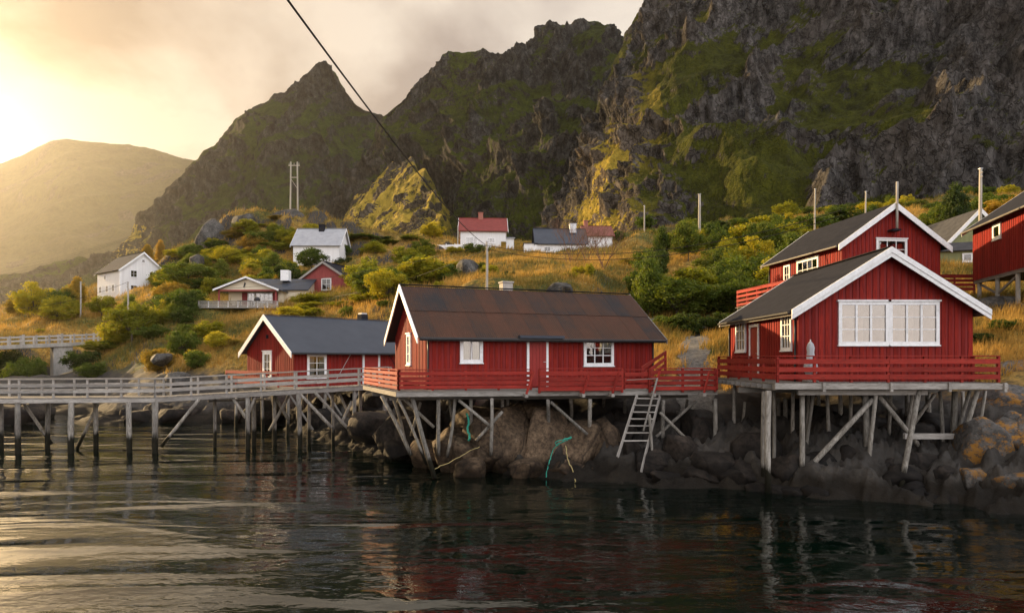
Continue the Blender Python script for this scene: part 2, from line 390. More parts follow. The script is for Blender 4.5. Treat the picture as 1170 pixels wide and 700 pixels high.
def rock_mat(name, cs, lichen=0.0, tide=True, scale=0.9):
    m, t, b, o = new_mat(name)
    g = nd(t, 'ShaderNodeNewGeometry'); pos = g.outputs['Position']; oi = nd(t, 'ShaderNodeObjectInfo')
    f = noise(t, pos, scale, 8.0, 0.62); f2 = noise(t, pos, scale*7, 6.0, 0.7)
    c = ramp(t, f, [(0.32, cs[0]), (0.5, cs[1]), (0.68, cs[2])])
    c = mixc(t, ramp(t, f2, [(0.40, 0.7), (0.58, 0.0)]), c, tuple(x*0.45 for x in cs[0]))
    # hairline cracks
    vo = nd(t, 'ShaderNodeTexVoronoi', feature='DISTANCE_TO_EDGE'); vo.inputs['Scale'].default_value = 0.55
    mp = nd(t, 'ShaderNodeMapping'); mp.inputs['Scale'].default_value = (1, 1, 0.6); t.links.new(pos, mp.inputs[0])
    nv = nd(t, 'ShaderNodeTexNoise', i_Scale=1.5, i_Detail=3.0); t.links.new(pos, nv.inputs['Vector'])
    t.links.new(mixc(t, 0.25, mp.outputs[0], nv.outputs['Color']), vo.inputs['Vector'])
    crk = ramp(t, vo.outputs['Distance'], [(0.0, 0.35), (0.02, 1.0)])
    c = mixc(t, crk, tuple(x*0.25 for x in cs[0]), c)
    if lichen:
        lf = noise(t, pos, 1.3, 9.0, 0.78)
        c = mixc(t, ramp(t, lf, [(0.50, 0.0), (0.57, lichen)]), c, (0.26, 0.12, 0.015))
    hs = nd(t, 'ShaderNodeHueSaturation'); t.links.new(c, hs.inputs['Color'])
    t.links.new(mathn(t, 'ADD', mathn(t, 'MULTIPLY', oi.outputs['Random'], 0.5), 0.75), hs.inputs['Value']); c = hs.outputs[0]
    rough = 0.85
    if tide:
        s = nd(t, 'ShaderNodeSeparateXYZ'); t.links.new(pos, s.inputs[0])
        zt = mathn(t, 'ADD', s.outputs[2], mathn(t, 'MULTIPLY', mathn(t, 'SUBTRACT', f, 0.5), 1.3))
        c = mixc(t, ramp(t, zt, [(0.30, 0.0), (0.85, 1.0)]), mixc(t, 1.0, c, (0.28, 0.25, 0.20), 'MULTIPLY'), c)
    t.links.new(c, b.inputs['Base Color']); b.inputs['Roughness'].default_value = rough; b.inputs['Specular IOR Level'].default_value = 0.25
    bumpn(t, b, mathn(t, 'ADD', mathn(t, 'MULTIPLY', f2, 0.5), mathn(t, 'ADD', f, mathn(t, 'MULTIPLY', crk, 0.4))), 0.6, 0.08)
    return m
ROCKTAN = rock_mat('tan_granite', ((0.040, 0.028, 0.018), (0.115, 0.080, 0.050), (0.20, 0.140, 0.088)), 0.0)
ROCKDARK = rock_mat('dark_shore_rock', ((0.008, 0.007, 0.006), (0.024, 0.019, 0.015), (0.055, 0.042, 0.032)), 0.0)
ROCKLICH = rock_mat('lichened_rock', ((0.045, 0.042, 0.038), (0.10, 0.094, 0.086), (0.16, 0.15, 0.14)), 0.85)
ROCKGREY = rock_mat('grey_hill_rock', ((0.035, 0.034, 0.031), (0.085, 0.081, 0.074), (0.14, 0.135, 0.122)), 0.0, False)

def mountain_mat(name, scale, rock, grass):
    m, t, b, o = new_mat(name)
    g = nd(t, 'ShaderNodeNewGeometry'); pos = g.outputs['Position']
    at = nd(t, 'ShaderNodeAttribute', attribute_name='rock')
    n = nd(t, 'ShaderNodeSeparateXYZ'); t.links.new(g.outputs['Normal'], n.inputs[0])
    mp = nd(t, 'ShaderNodeMapping'); mp.inputs['Scale'].default_value = (1, 1, 0.5); t.links.new(pos, mp.inputs[0])
    f = noise(t, pos, 0.025*scale, 7.0, 0.6); f2 = noise(t, mp.outputs[0], 0.22*scale, 8.0, 0.72); f3 = noise(t, pos, 1.1*scale, 5.0, 0.7)
    rc = ramp(t, f2, [(0.36, tuple(x*0.10 for x in rock)), (0.46, tuple(x*0.5 for x in rock)), (0.56, rock), (0.72, tuple(x*2.3 for x in rock))])
    rc = mixc(t, ramp(t, f, [(0.4, 0.0), (0.62, 0.6)]), rc, mixc(t, 0.6, rc, (rock[0]*1.2, rock[1]*1.02, rock[2]*0.85)))
    wv_ = nd(t, 'ShaderNodeTexNoise', i_Scale=0.3*scale, i_Detail=3.0); t.links.new(pos, wv_.inputs['Vector'])
    va = nd(t, 'ShaderNodeVectorMath', operation='MULTIPLY_ADD'); t.links.new(wv_.outputs['Color'], va.inputs[0]); va.inputs[1].default_value = (9/scale, 9/scale, 9/scale); t.links.new(mp.outputs[0], va.inputs[2])
    vo = nd(t, 'ShaderNodeTexVoronoi', feature='DISTANCE_TO_EDGE'); vo.inputs['Scale'].default_value = 0.23*scale; t.links.new(va.outputs[0], vo.inputs['Vector'])
    crk = ramp(t, vo.outputs['Distance'], [(0.0, 0.0), (0.10, 1.0)])
    rc = mixc(t, crk, mixc(t, 1.0, rc, (0.50, 0.49, 0.48), 'MULTIPLY'), rc)
    gs = mathn(t, 'ADD', mathn(t, 'MULTIPLY', f2, 0.7), mathn(t, 'MULTIPLY', f, 0.5))
    gc = ramp(t, gs, [(0.46, tuple(x*0.22 for x in grass)), (0.58, tuple(x*0.6 for x in grass)), (0.72, grass)])
    gc = mixc(t, ramp(t, f3, [(0.40, 0.5), (0.6, 0.0)]), gc, (0.018, 0.024, 0.008))
    gd = nd(t, 'ShaderNodeAttribute', attribute_name='dry')  # low sunlight on the flanks, painted as gold into their grass and rock
    sun_tint_col = ramp(t, f2, [(0.38, (0.13, 0.11, 0.02)), (0.50, (0.38, 0.28, 0.04)), (0.66, (0.55, 0.39, 0.06))])
    gc = mixc(t, gd.outputs['Fac'], gc, sun_tint_col)
    rc = mixc(t, mathn(t, 'MULTIPLY', gd.outputs['Fac'], 0.6), rc, mixc(t, 1.0, rc, (2.2, 1.9, 1.5), 'MULTIPLY'))  # rock lightened where that sunlight is painted
    k = mathn(t, 'ADD', mathn(t, 'MULTIPLY', n.outputs[2], 0.9), mathn(t, 'MULTIPLY', mathn(t, 'SUBTRACT', f2, 0.5), 0.9))
    k = mathn(t, 'ADD', k, mathn(t, 'MULTIPLY', mathn(t, 'SUBTRACT', 0.5, at.outputs['Fac']), 0.95))
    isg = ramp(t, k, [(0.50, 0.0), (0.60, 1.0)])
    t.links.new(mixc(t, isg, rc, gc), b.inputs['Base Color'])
    b.inputs['Roughness'].default_value = 0.95; b.inputs['Specular IOR Level'].default_value = 0.1
    bumpn(t, b, mathn(t, 'ADD', mathn(t, 'ADD', mathn(t, 'MULTIPLY', f3, 0.35), f2), mathn(t, 'MULTIPLY', crk, 0.25)), 1.0, 3.2/scale)
    return m

def leaf_mat(name, c1, c2, c3):
    m, t, b, o = new_mat(name)
    g = nd(t, 'ShaderNodeNewGeometry'); oi = nd(t, 'ShaderNodeObjectInfo')
    f = noise(t, g.outputs['Position'], 1.4, 4.0, 0.6)
    f = mathn(t, 'ADD', mathn(t, 'MULTIPLY', f, 0.7), mathn(t, 'MULTIPLY', oi.outputs['Random'], 0.3))
    c = ramp(t, f, [(0.32, c1), (0.5, c2), (0.68, c3)])
    t.links.new(c, b.inputs['Base Color']); b.inputs['Roughness'].default_value = 0.7; b.inputs['Specular IOR Level'].default_value = 0.25
    tr = nd(t, 'ShaderNodeBsdfTranslucent'); t.links.new(mixc(t, 1.0, c, (1.3, 1.25, 0.6), 'MULTIPLY'), tr.inputs[0])
    mx = nd(t, 'ShaderNodeMixShader'); mx.inputs[0].default_value = 0.45
    t.links.new(b.outputs[0], mx.inputs[1]); t.links.new(tr.outputs[0], mx.inputs[2]); t.links.new(mx.outputs[0], o.inputs[0])
    return m
LEAFG = leaf_mat('green_leaves', (0.045, 0.072, 0.010), (0.085, 0.12, 0.014), (0.14, 0.16, 0.02))
LEAFY = leaf_mat('yellow_green_leaves', (0.13, 0.145, 0.010), (0.25, 0.24, 0.014), (0.38, 0.31, 0.022))
LEAFD = leaf_mat('dark_green_leaves', (0.026, 0.045, 0.009), (0.05, 0.075, 0.012), (0.085, 0.105, 0.016))
LEAFO = leaf_mat('golden_leaves', (0.15, 0.12, 0.015), (0.25, 0.17, 0.022), (0.34, 0.21, 0.035))
BARK = surf('bark', (0.05, 0.04, 0.03), (0.11, 0.09, 0.07), 4.0, 0.9, (3, 3, 0.6), 0.5, 0.01, 0.1)
TWIG = surf('bare_twigs', (0.14, 0.075, 0.045), (0.22, 0.12, 0.07), 4.0, 0.9, (1, 1, 1), 0, 0, 0.1)

def grass_mat():
    m, t, b, o = new_mat('hill_grass')
    g = nd(t, 'ShaderNodeNewGeometry')
    c = hill_colour(t, g.outputs['Position'])
    fine = nd(t, 'ShaderNodeTexNoise', i_Scale=9.0, i_Detail=2.0); t.links.new(g.outputs['Position'], fine.inputs['Vector'])
    c = mixc(t, ramp(t, fine.outputs['Fac'], [(0.42, 0.0), (0.62, 0.55)]), c, (0.36, 0.23, 0.07))
    t.links.new(c, b.inputs['Base Color']); b.inputs['Roughness'].default_value = 0.8; b.inputs['Specular IOR Level'].default_value = 0.2
    tr = nd(t, 'ShaderNodeBsdfTranslucent'); t.links.new(c, tr.inputs[0])
    mx = nd(t, 'ShaderNodeMixShader'); mx.inputs[0].default_value = 0.4
    t.links.new(b.outputs[0], mx.inputs[1]); t.links.new(tr.outputs[0], mx.inputs[2]); t.links.new(mx.outputs[0], o.inputs[0])
    return m
GRASS = grass_mat()

def water_mat():
    m, t, b, o = new_mat('sea_water')
    g = nd(t, 'ShaderNodeNewGeometry'); pos = g.outputs['Position']
    b.inputs['Base Color'].default_value = (0.0006, 0.0034, 0.0022, 1)
    b.inputs['Roughness'].default_value = 0.03; b.inputs['IOR'].default_value = 1.34; b.inputs['Specular IOR Level'].default_value = 0.85
    m1 = nd(t, 'ShaderNodeMapping'); m1.inputs['Scale'].default_value = (0.36, 1.15, 1); m1.inputs['Rotation'].default_value = (0, 0, math.radians(14)); t.links.new(pos, m1.inputs[0])
    a = noise(t, m1.outputs[0], 0.42, 2.0, 0.42, 0.7)
    m2 = nd(t, 'ShaderNodeMapping'); m2.inputs['Scale'].default_value = (0.8, 1.6, 1); m2.inputs['Rotation'].default_value = (0, 0, math.radians(-8)); t.links.new(pos, m2.inputs[0])
    c = noise(t, m2.outputs[0], 2.3, 3.0, 0.55, 0.4)
    patch = ramp(t, noise(t, pos, 0.09, 3.0), [(0.38, 0.25), (0.62, 1.0)])
    h = mathn(t, 'ADD', mathn(t, 'MULTIPLY', a, 1.0), mathn(t, 'MULTIPLY', mathn(t, 'MULTIPLY', c, 0.15), patch))
    bumpn(t, b, h, 1.0, 0.17)
    return m
WATER = water_mat()

# ------------------------------------------------------------------ the setting: water, hillside, mountains
def struct(name, me, label): return tag(link(name, me), label, kind='structure')

wv = [(-3680, -190, 0), (1980, -190, 0), (1980, 3950, 0), (-3680, 3950, 0)]
struct('sea', mesh_from('sea', wv, [(0, 1, 2, 3)], WATER), 'dark green rippled harbour water')

# control points: (u, Y, Z) or (u, v, Y, 'v')
CP = []
for u, Y, Z in [
    (1500, 10, -1.5), (1170, 16.5, -1.6), (1000, 18, -1.8), (880, 19.5, -1.8), (760, 20.5, -2), (640, 21, -2.2), (540, 22.5, -2.2), (450, 25, -2.2), (300, 28, -2.4), (100, 30, -2.5), (-150, 30, -2.5), (-400, 30, -2.5),
    (1500, 13.5, 0.2), (1300, 17.5, 0.1), (1170, 20.4, 0.0), (1100, 21.6, 0.0), (1000, 22.2, 0.0), (880, 23.6, 0.0), (760, 24.8, 0.0), (640, 26.0, 0.0), (560, 27.2, 0.0), (480, 29.5, 0.0), (430, 33, 0.0), (390, 38, 0.0), (330, 46, 0.0), (260, 50, 0.0), (150, 51, 0.0), (125, 60, 0.0), (105, 80, 0.2), (60, 80, 0.0), (45, 60, 0.0), (20, 47, 0.0), (-60, 45, 0.0), (-250, 42, 0), (85, 55, -1.0), (85, 66, -1.0), (300, 38, -1.5), (180, 40, -2.0), (60, 42, -1.8),
    # under the cabins
    (560, 30, 1.6), (640, 30, 1.9), (700, 31, 2.0), (520, 35, 2.6), (620, 36, 2.8), (430, 44, 1.6), (380, 50, 1.4), (450, 52, 3.6),
    (800, 27.5, 1.0), (800, 31, 2.6), (800, 36, 4.3), (800, 46, 5.9), (755, 36, 4.0), (740, 46, 5.7), (900, 26, 1.0), (900, 30, 2.3), (900, 34, 4.2), (1000, 25, 1.0), (1000, 29, 2.6), (1000, 34, 5.0), (1090, 24.2, 0.9),
    (1160, 22.5, 1.0), (1150, 24, 2.3), (1165, 26, 3.7), (1130, 31, 5.4), (1130, 37, 7.0), (1170, 34, 6.8), (1170, 44, 8.4), (1300, 30, 6.5), (1300, 44, 10), (1000, 40, 6.9), (900, 42, 7.2), (1050, 55, 12), (950, 56, 12), (1150, 60, 14)]:
    CP.append(XY(u, Y)+(Z,))
for u, v, Y in [(0, 385, 85), (0, 373, 108), (-200, 385, 100), (60, 430, 72), (30, 425, 66), (122, 388, 80), (100, 356, 112), (140, 345, 124), (60, 352, 112), (180, 425, 58), (180, 385, 72), (180, 345, 96), (200, 318, 115), (185, 287, 145),
    (250, 428, 56), (250, 390, 66), (250, 362, 78), (280, 352, 84), (250, 320, 105), (250, 282, 125), (260, 262, 133), (335, 252, 133), (340, 360, 72), (365, 338, 88), (360, 304, 115), (420, 345, 68), (420, 312, 95), (430, 282, 130), (395, 275, 130),
    (500, 328, 58), (500, 302, 80), (500, 287, 115), (560, 331, 55), (560, 303, 80), (555, 287, 118), (560, 277, 150), (650, 336, 55), (650, 303, 85), (650, 289, 112), (650, 281, 150), (740, 345, 60), (740, 292, 100), (740, 276, 140),
    (800, 345, 65), (800, 284, 100), (800, 264, 150), (870, 352, 58), (870, 302, 75), (870, 255, 150), (950, 255, 100), (1050, 250, 100), (1170, 245, 90), (1350, 240, 90), (1050, 235, 150), (1200, 220, 150), (1400, 210, 150)]:
    CP.append(tuple(W(u, v, Y)))
CP += [(-110, 170, 10), (-60, 190, 33), (0, 220, 36), (70, 220, 36), (150, 220, 38), (40, 190, 34), (110, 190, 36), (-160, 180, 2), (-190, 120, 2), (220, 180, 70)]
CP = np.array(CP)
_d = np.linalg.norm(CP[:, None, :2]-CP[None, :, :2], axis=2)
_A = np.zeros((len(CP)+3, len(CP)+3)); _A[:len(CP), :len(CP)] = _d-0.6*np.eye(len(CP))
_A[:len(CP), -3] = 1; _A[:len(CP), -2:] = CP[:, :2]; _A[-3, :len(CP)] = 1; _A[-2:, :len(CP)] = CP[:, :2].T
_w = np.linalg.solve(_A, np.concatenate([CP[:, 2], [0, 0, 0]]))
def ground_base(x, y):
    q = np.stack([x, y], 1); r = np.zeros(len(q))
    for s in range(0, len(q), 20000):
        dd = np.linalg.norm(q[s:s+20000, None]-CP[None, :, :2], axis=2)
        r[s:s+20000] = dd @ _w[:-3]+_w[-3]+q[s:s+20000] @ _w[-2:]
    return r
def ground_z(x, y):
    x = np.atleast_1d(np.asarray(x, float)); y = np.atleast_1d(np.asarray(y, float))
    z = ground_base(x, y)
    p = np.stack([x, y, np.zeros_like(x)], 1)
    far = np.clip((y-40)/60, 0, 1)
    n = fbm(p/9.0, 3)*(0.35+0.6*far)+fbm(p/2.2+7, 3)*(0.22+0.08*far)
    # rocky outcrops break the slope on the knoll and here and there
    rk = np.clip(fbm(p/14.0+40, 3)-0.25, 0, 1)*(0.8+2.4*far)
    n = n+np.exp(-((z-0.9)/1.2)**2)*(1-far)*(0.85*ridged(p/2.0+5, 5, 0.6)+0.1)*np.clip((60-y)/10, 0, 1)
    kn = np.exp(-((x+38)**2/16**2+(y-130)**2/9**2))*(1.8+3.0*np.abs(fbm(p/5.0+3, 4)))
    return z+n+rk+kn
def gz(x, y): return float(ground_z(x, y)[0])

NC, NR = 620, 430
uu = np.linspace(-420, 1620, NC); yy = 14.0*np.exp(np.linspace(0, math.log(245/14.0), NR))
gx = ((uu[None, :]-585)/FOC)*yy[:, None]; gy = np.repeat(yy[:, None], NC, 1)
gzv = ground_z(gx.ravel(), gy.ravel())
hv = np.stack([gx.ravel(), gy.ravel(), gzv], 1)
struct('hillside', mesh_from('hillside', hv, grid_faces(NR, NC), GROUND, True), 'rocky shore and grassy autumn hillside behind the cabins')

def mountain(name, label, cols, ns, nt, mat, amp, lam, seed, prof=1.0, strata=0.0, back=0.35, rough=1.0, bias=None, dry=None):
    cols = np.array(cols, float)               # u_crest, v_crest, Y_crest, u_base, Y_base, Z_base
    s = np.linspace(0, 1, len(cols)); S = np.linspace(0, 1, ns)
    c = np.stack([np.interp(S, s, cols[:, k]) for k in range(6)], 1)
    crest = np.stack([(c[:, 0]-585)/FOC*c[:, 2], c[:, 2], EYE+(HOR-c[:, 1])/FOC*c[:, 2]], 1)
    base = np.stack([(c[:, 3]-585)/FOC*c[:, 4], c[:, 4], c[:, 5]], 1)
    T = np.linspace(0, 1+back, nt)
    P = np.zeros((nt, ns, 3))
    for k, tt in enumerate(T):
        if tt <= 1:
            P[k, :, :2] = base[:, :2]*(1-tt)+crest[:, :2]*tt
            P[k, :, 2] = base[:, 2]+(crest[:, 2]-base[:, 2])*tt**prof
        else:
            e = tt-1
            P[k, :, :2] = crest[:, :2]+(crest[:, :2]-base[:, :2])*e*1.2
            P[k, :, 2] = crest[:, 2]-(crest[:, 2]-base[:, 2])*e*1.5
    du = np.gradient(P, axis=1); dv = np.gradient(P, axis=0)
    N = np.cross(du, dv); N /= np.linalg.norm(N, axis=2)[..., None]+1e-9
    for _ in range(30):
        N[1:-1, :] = (N[:-2, :]+N[1:-1, :]*2+N[2:, :])/4
        N[:, 1:-1] = (N[:, :-2]+N[:, 1:-1]*2+N[:, 2:])/4
    N /= np.linalg.norm(N, axis=2)[..., None]+1e-9
    F = P.reshape(-1, 3); NF = N.reshape(-1, 3); tf = np.repeat(T, ns); uf = np.tile(c[:, 0], nt)
    q = F.copy(); q[:, 2] *= 0.45
    warp = np.stack([fbm(F/lam+seed+9*k, 3) for k in range(3)], 1)
    q = q+0.25*lam*warp
    # diagonal beds rising to the right: crags between grassy ledges
    w = (F[:, 2]*0.75-F[:, 0]*0.60)/(lam*0.24)+0.8*fbm(F/(lam*0.8)+seed+3, 5, 0.55)
    fr = w-np.floor(w); led = np.where(fr < 0.70, fr/0.70, (1-fr)/0.30)
    rock = 0.5+0.75*fbm(q/(lam*0.55)+seed+21, 4, 0.6)+0.75*(led-0.5)
    if bias is not None: rock = rock+bias(uf, tf)
    rock = np.clip(rock, 0, 1); rk = rock*rock*(3-2*rock)
    d = amp*(ridged(q/lam+seed, 4, 0.45)-0.35)
    d = d+strata*led*(0.4+0.6*rk)
    q2 = F.copy(); q2[:, 2] *= 0.55; q2 = q2+0.08*lam*warp
    w3 = (F[:, 2]*0.95-F[:, 0]*0.40)/(lam*0.075)+1.4*fbm(F/(lam*0.35)+seed+8, 3); f3_ = w3-np.floor(w3)
    d = d+strata*0.30*rk*np.where(f3_ < 0.75, f3_/0.75, (1-f3_)/0.25)
    d = d+rough*amp*rk*(0.42*ridged(q2/(lam*0.22)+seed+2, 4, 0.55)+0.15*ridged(q2/(lam*0.055)+seed+4, 3, 0.6))
    d = d+rough*amp*0.10*fbm(F/(lam*0.10)+seed+5, 4, 0.6)
    fade = np.interp(tf, [0, 0.06, 0.9, 1.0, 1+back], [0.5, 1, 1.0, 0.45, 0.4])
    F = F+NF*(d*fade)[:, None]
    me = mesh_from(name, F, grid_faces(nt, ns), mat, name == 'far_hill')
    a = me.attributes.new('rock', 'FLOAT', 'POINT'); a.data.foreach_set('value', rock.astype(np.float32))
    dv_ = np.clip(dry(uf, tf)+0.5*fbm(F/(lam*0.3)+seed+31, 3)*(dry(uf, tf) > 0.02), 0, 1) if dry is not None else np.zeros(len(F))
    a = me.attributes.new('dry', 'FLOAT', 'POINT'); a.data.foreach_set('value', dv_.astype(np.float32))  # how strongly painted sunlight colours each point
    struct(name, me, label)

MT3 = mountain_mat('cliff_rock_and_grass', 1.2, (0.092, 0.087, 0.082), (0.088, 0.094, 0.008))
MT2 = mountain_mat('mountain_rock_and_grass', 0.8, (0.058, 0.056, 0.052), (0.068, 0.085, 0.008))
MT1 = mountain_mat('far_mountain_rock_and_grass', 0.6, (0.045, 0.046, 0.044), (0.050, 0.074, 0.008))
MT0 = mountain_mat('far_hill_grass', 0.35, (0.05, 0.046, 0.04), (0.06, 0.06, 0.018))
mountain('near_cliff', 'steep grey cliff with diagonal grass ledges above the right cabins', [
    (596, 292, 360, 590, 355, 30), (628, 240, 345, 620, 300, 32), (668, 160, 350, 655, 245, 33), (700, 70, 380, 690, 210, 34), (735, 0, 400, 725, 190, 34), (775, -60, 420, 770, 175, 36), (850, -120, 430, 850, 168, 38), (1000, -170, 440, 1000, 160, 38), (1170, -200, 450, 1170, 150, 38), (1400, -220, 470, 1450, 145, 40), (1700, -200, 480, 1800, 150, 40)],
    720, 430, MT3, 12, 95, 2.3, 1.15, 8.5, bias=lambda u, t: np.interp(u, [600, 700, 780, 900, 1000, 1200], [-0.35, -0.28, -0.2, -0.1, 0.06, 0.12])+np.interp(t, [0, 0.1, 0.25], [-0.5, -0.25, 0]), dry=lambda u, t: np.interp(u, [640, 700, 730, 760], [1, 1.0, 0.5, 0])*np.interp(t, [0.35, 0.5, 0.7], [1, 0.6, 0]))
mountain('middle_mountain', 'dark craggy mountain with flat notched top behind the white houses', [
    (355, 275, 640, 350, 610, 20), (385, 225, 640, 375, 590, 22), (415, 175, 640, 400, 570, 26), (440, 128, 640, 430, 545, 28), (462, 100, 650, 455, 520, 30), (495, 78, 650, 488, 490, 32), (512, 58, 640, 503, 450, 34), (527, 60, 640, 515, 415, 34), (552, 54, 640, 545, 365, 36), (580, 58, 640, 575, 330, 36), (606, 50, 640, 600, 310, 38), (627, 29, 640, 625, 280, 38), (655, 28, 640, 655, 290, 38), (692, 31, 640, 690, 300, 38), (706, 44, 640, 720, 300, 38), (780, 60, 640, 790, 300, 38), (860, 60, 640, 880, 300, 38)],
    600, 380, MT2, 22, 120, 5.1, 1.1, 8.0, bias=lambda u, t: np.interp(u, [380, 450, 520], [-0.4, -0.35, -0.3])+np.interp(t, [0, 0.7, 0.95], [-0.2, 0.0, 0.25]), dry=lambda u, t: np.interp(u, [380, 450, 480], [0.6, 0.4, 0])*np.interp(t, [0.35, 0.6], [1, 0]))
mountain('sunlit_spur', 'sunlit golden grassy spur of the middle mountain above the white houses', [
    (405, 222, 620, 285, 590, 20), (432, 206, 600, 290, 565, 20), (448, 184, 580, 296, 540, 21), (458, 190, 560, 304, 520, 22), (470, 178, 530, 318, 490, 23), (475, 196, 505, 332, 468, 24), (486, 192, 480, 346, 445, 25), (480, 214, 450, 362, 425, 26), (497, 216, 425, 384, 398, 27), (488, 238, 400, 402, 375, 28), (506, 244, 375, 424, 352, 29), (494, 262, 345, 448, 330, 30), (508, 276, 310, 488, 305, 32)],
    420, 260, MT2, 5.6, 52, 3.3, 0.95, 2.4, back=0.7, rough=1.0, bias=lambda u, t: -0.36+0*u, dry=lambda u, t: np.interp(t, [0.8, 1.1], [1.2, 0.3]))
mountain('left_peak', 'steep triangular green mountain peak in the middle distance', [
    (-260, 345, 1000, -260, 700, -5), (-80, 328, 980, -80, 640, -3), (60, 300, 960, 60, 560, -2), (140, 287, 940, 128, 760, 0), (158, 250, 900, 140, 600, 4), (195, 208, 890, 168, 480, 8), (232, 176, 880, 220, 420, 10), (260, 150, 880, 250, 410, 12), (282, 125, 880, 275, 400, 14), (310, 108, 880, 292, 460, 15), (331, 94, 880, 310, 540, 15), (344, 86, 880, 324, 590, 15), (354, 74, 880, 334, 640, 18), (364, 68, 880, 344, 660, 20), (382, 70, 880, 362, 690, 26), (394, 84, 880, 380, 700, 40), (406, 108, 880, 398, 720, 50), (420, 122, 880, 420, 730, 55), (440, 132, 880, 445, 740, 60), (520, 150, 880, 525, 700, 50), (620, 160, 880, 640, 700, 50)],
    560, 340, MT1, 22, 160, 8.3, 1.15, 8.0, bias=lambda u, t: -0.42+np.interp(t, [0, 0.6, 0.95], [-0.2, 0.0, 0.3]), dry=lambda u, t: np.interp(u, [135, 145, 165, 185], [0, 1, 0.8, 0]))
mountain('far_hill', 'hazy sunlit hill glowing at the left edge under low cloud', [
    (-240, 222, 3220, -240, 1700, -4), (-60, 196, 3200, -60, 1700, -4), (0, 184, 3200, 0, 1700, -4), (45, 164, 3200, 45, 1700, -4), (75, 158, 3200, 75, 1700, -4), (105, 162, 3200, 105, 1700, -4), (150, 164, 3200, 150, 1700, -4), (185, 172, 3200, 185, 1700, -4), (230, 180, 3200, 230, 1700, -4), (320, 190, 3200, 320, 1700, -4), (450, 200, 3200, 450, 1700, -4)],
    320, 150, MT0, 40, 480, 12.9, 0.9, 0.0, rough=0.5, bias=lambda u, t: -0.3+0*u)

# ------------------------------------------------------------------ building kit
def frames(L, Wd):
    def f(o, e, n): return Matrix(((e[0], n[0], 0, o[0]), (e[1], n[1], 0, o[1]), (0, 0, 1, 0), (0, 0, 0, 1)))
    return {'front': f((0, 0), (1, 0), (0, 1)), 'gable0': f((0, Wd), (0, -1), (1, 0)),
            'back': f((L, Wd), (-1, 0), (0, -1)), 'gable1': f((L, 0), (0, 1), (-1, 0))}
def window(h, F, a0, a1, z0, z1, nx, ny, pane, trim=0.11, out=0.075, crown=False, base=0.0, frame=None, name='window', sub=None):
    """frame mesh with its panes and bars as sub-parts; a runs along the wall, y = -out is proud of it"""
    fm = frame or WHITE
    bm = bmesh.new()
    def bb(xa, xb, ya, yb, za, zb):
        r = bmesh.ops.create_cube(bm, size=1.0)['verts']
        bmesh.ops.scale(bm, vec=(xb-xa, yb-ya, zb-za), verts=r); bmesh.ops.translate(bm, vec=((xa+xb)/2, (ya+yb)/2, (za+zb)/2), verts=r)
    y0 = -base-out
    bb(a0, a0+trim, y0, 0, z0, z1); bb(a1-trim, a1, y0, 0, z0, z1)
    bb(a0+trim, a1-trim, y0, 0, z1-trim, z1); bb(a0+trim, a1-trim, y0, 0, z0, z0+trim)
    bb(a0-0.03, a1+0.03, y0-0.035, -base*0.5, z0-0.045, z0-0.001)                      # sill
    if crown: bb(a0-0.05, a1+0.05, y0-0.04, -base*0.5, z1+0.001, z1+0.06)
    me = bpy.data.meshes.new(name); bm.to_mesh(me); bm.free(); me.materials.append(fm)
    w = link(name, me, h, F)
    ia, ib, ja, jb = a0+trim, a1-trim, z0+trim, z1-trim
    box('room_backing', w, ((ia+ib)/2, -0.006, (ja+jb)/2), (ib-ia, 0.004, jb-ja), ROOM)
    cm = {PANECURT.name: CURTAIN, PANESKY.name: SKYBLIND, PANEGREY.name: LACE}.get(pane.name)
    if cm:
        full = 0.5 if pane is PANESKY else rnd.uniform(0.30, 0.44)
        for sg in (0, 1):
            cw_ = (ib-ia)*full; ca = ia+cw_/2 if sg == 0 else ib-cw_/2
            box('curtain', w, (ca, -0.014-0.002*sg, (ja+jb)/2), (cw_-0.004, 0.006, jb-ja), cm)
    pw, ph = (ib-ia)/nx, (jb-ja)/ny
    for i in range(nx):
        for j in range(ny):
            pm = Matrix.Translation((ia+pw*(i+.5), -base-out*0.40, ja+ph*(j+.5))) @ Matrix.Rotation(rnd.uniform(-.012, .012), 4, 'Z') @ Matrix.Rotation(rnd.uniform(-.012, .012), 4, 'X')
            box('pane', w, (0, 0, 0), (pw, 0.012, ph), pane, pm)
    for i in range(1, nx):
        wd = 0.075 if sub and i in sub else 0.038
        box('mullion', w, (ia+pw*i, -base-out*0.62, (ja+jb)/2), (wd, 0.03, jb-ja), fm)
    for j in range(1, ny):
        box('glazing_bar', w, ((ia+ib)/2, -base-out*0.58, ja+ph*j), (ib-ia, 0.022, 0.03), fm)
    return w
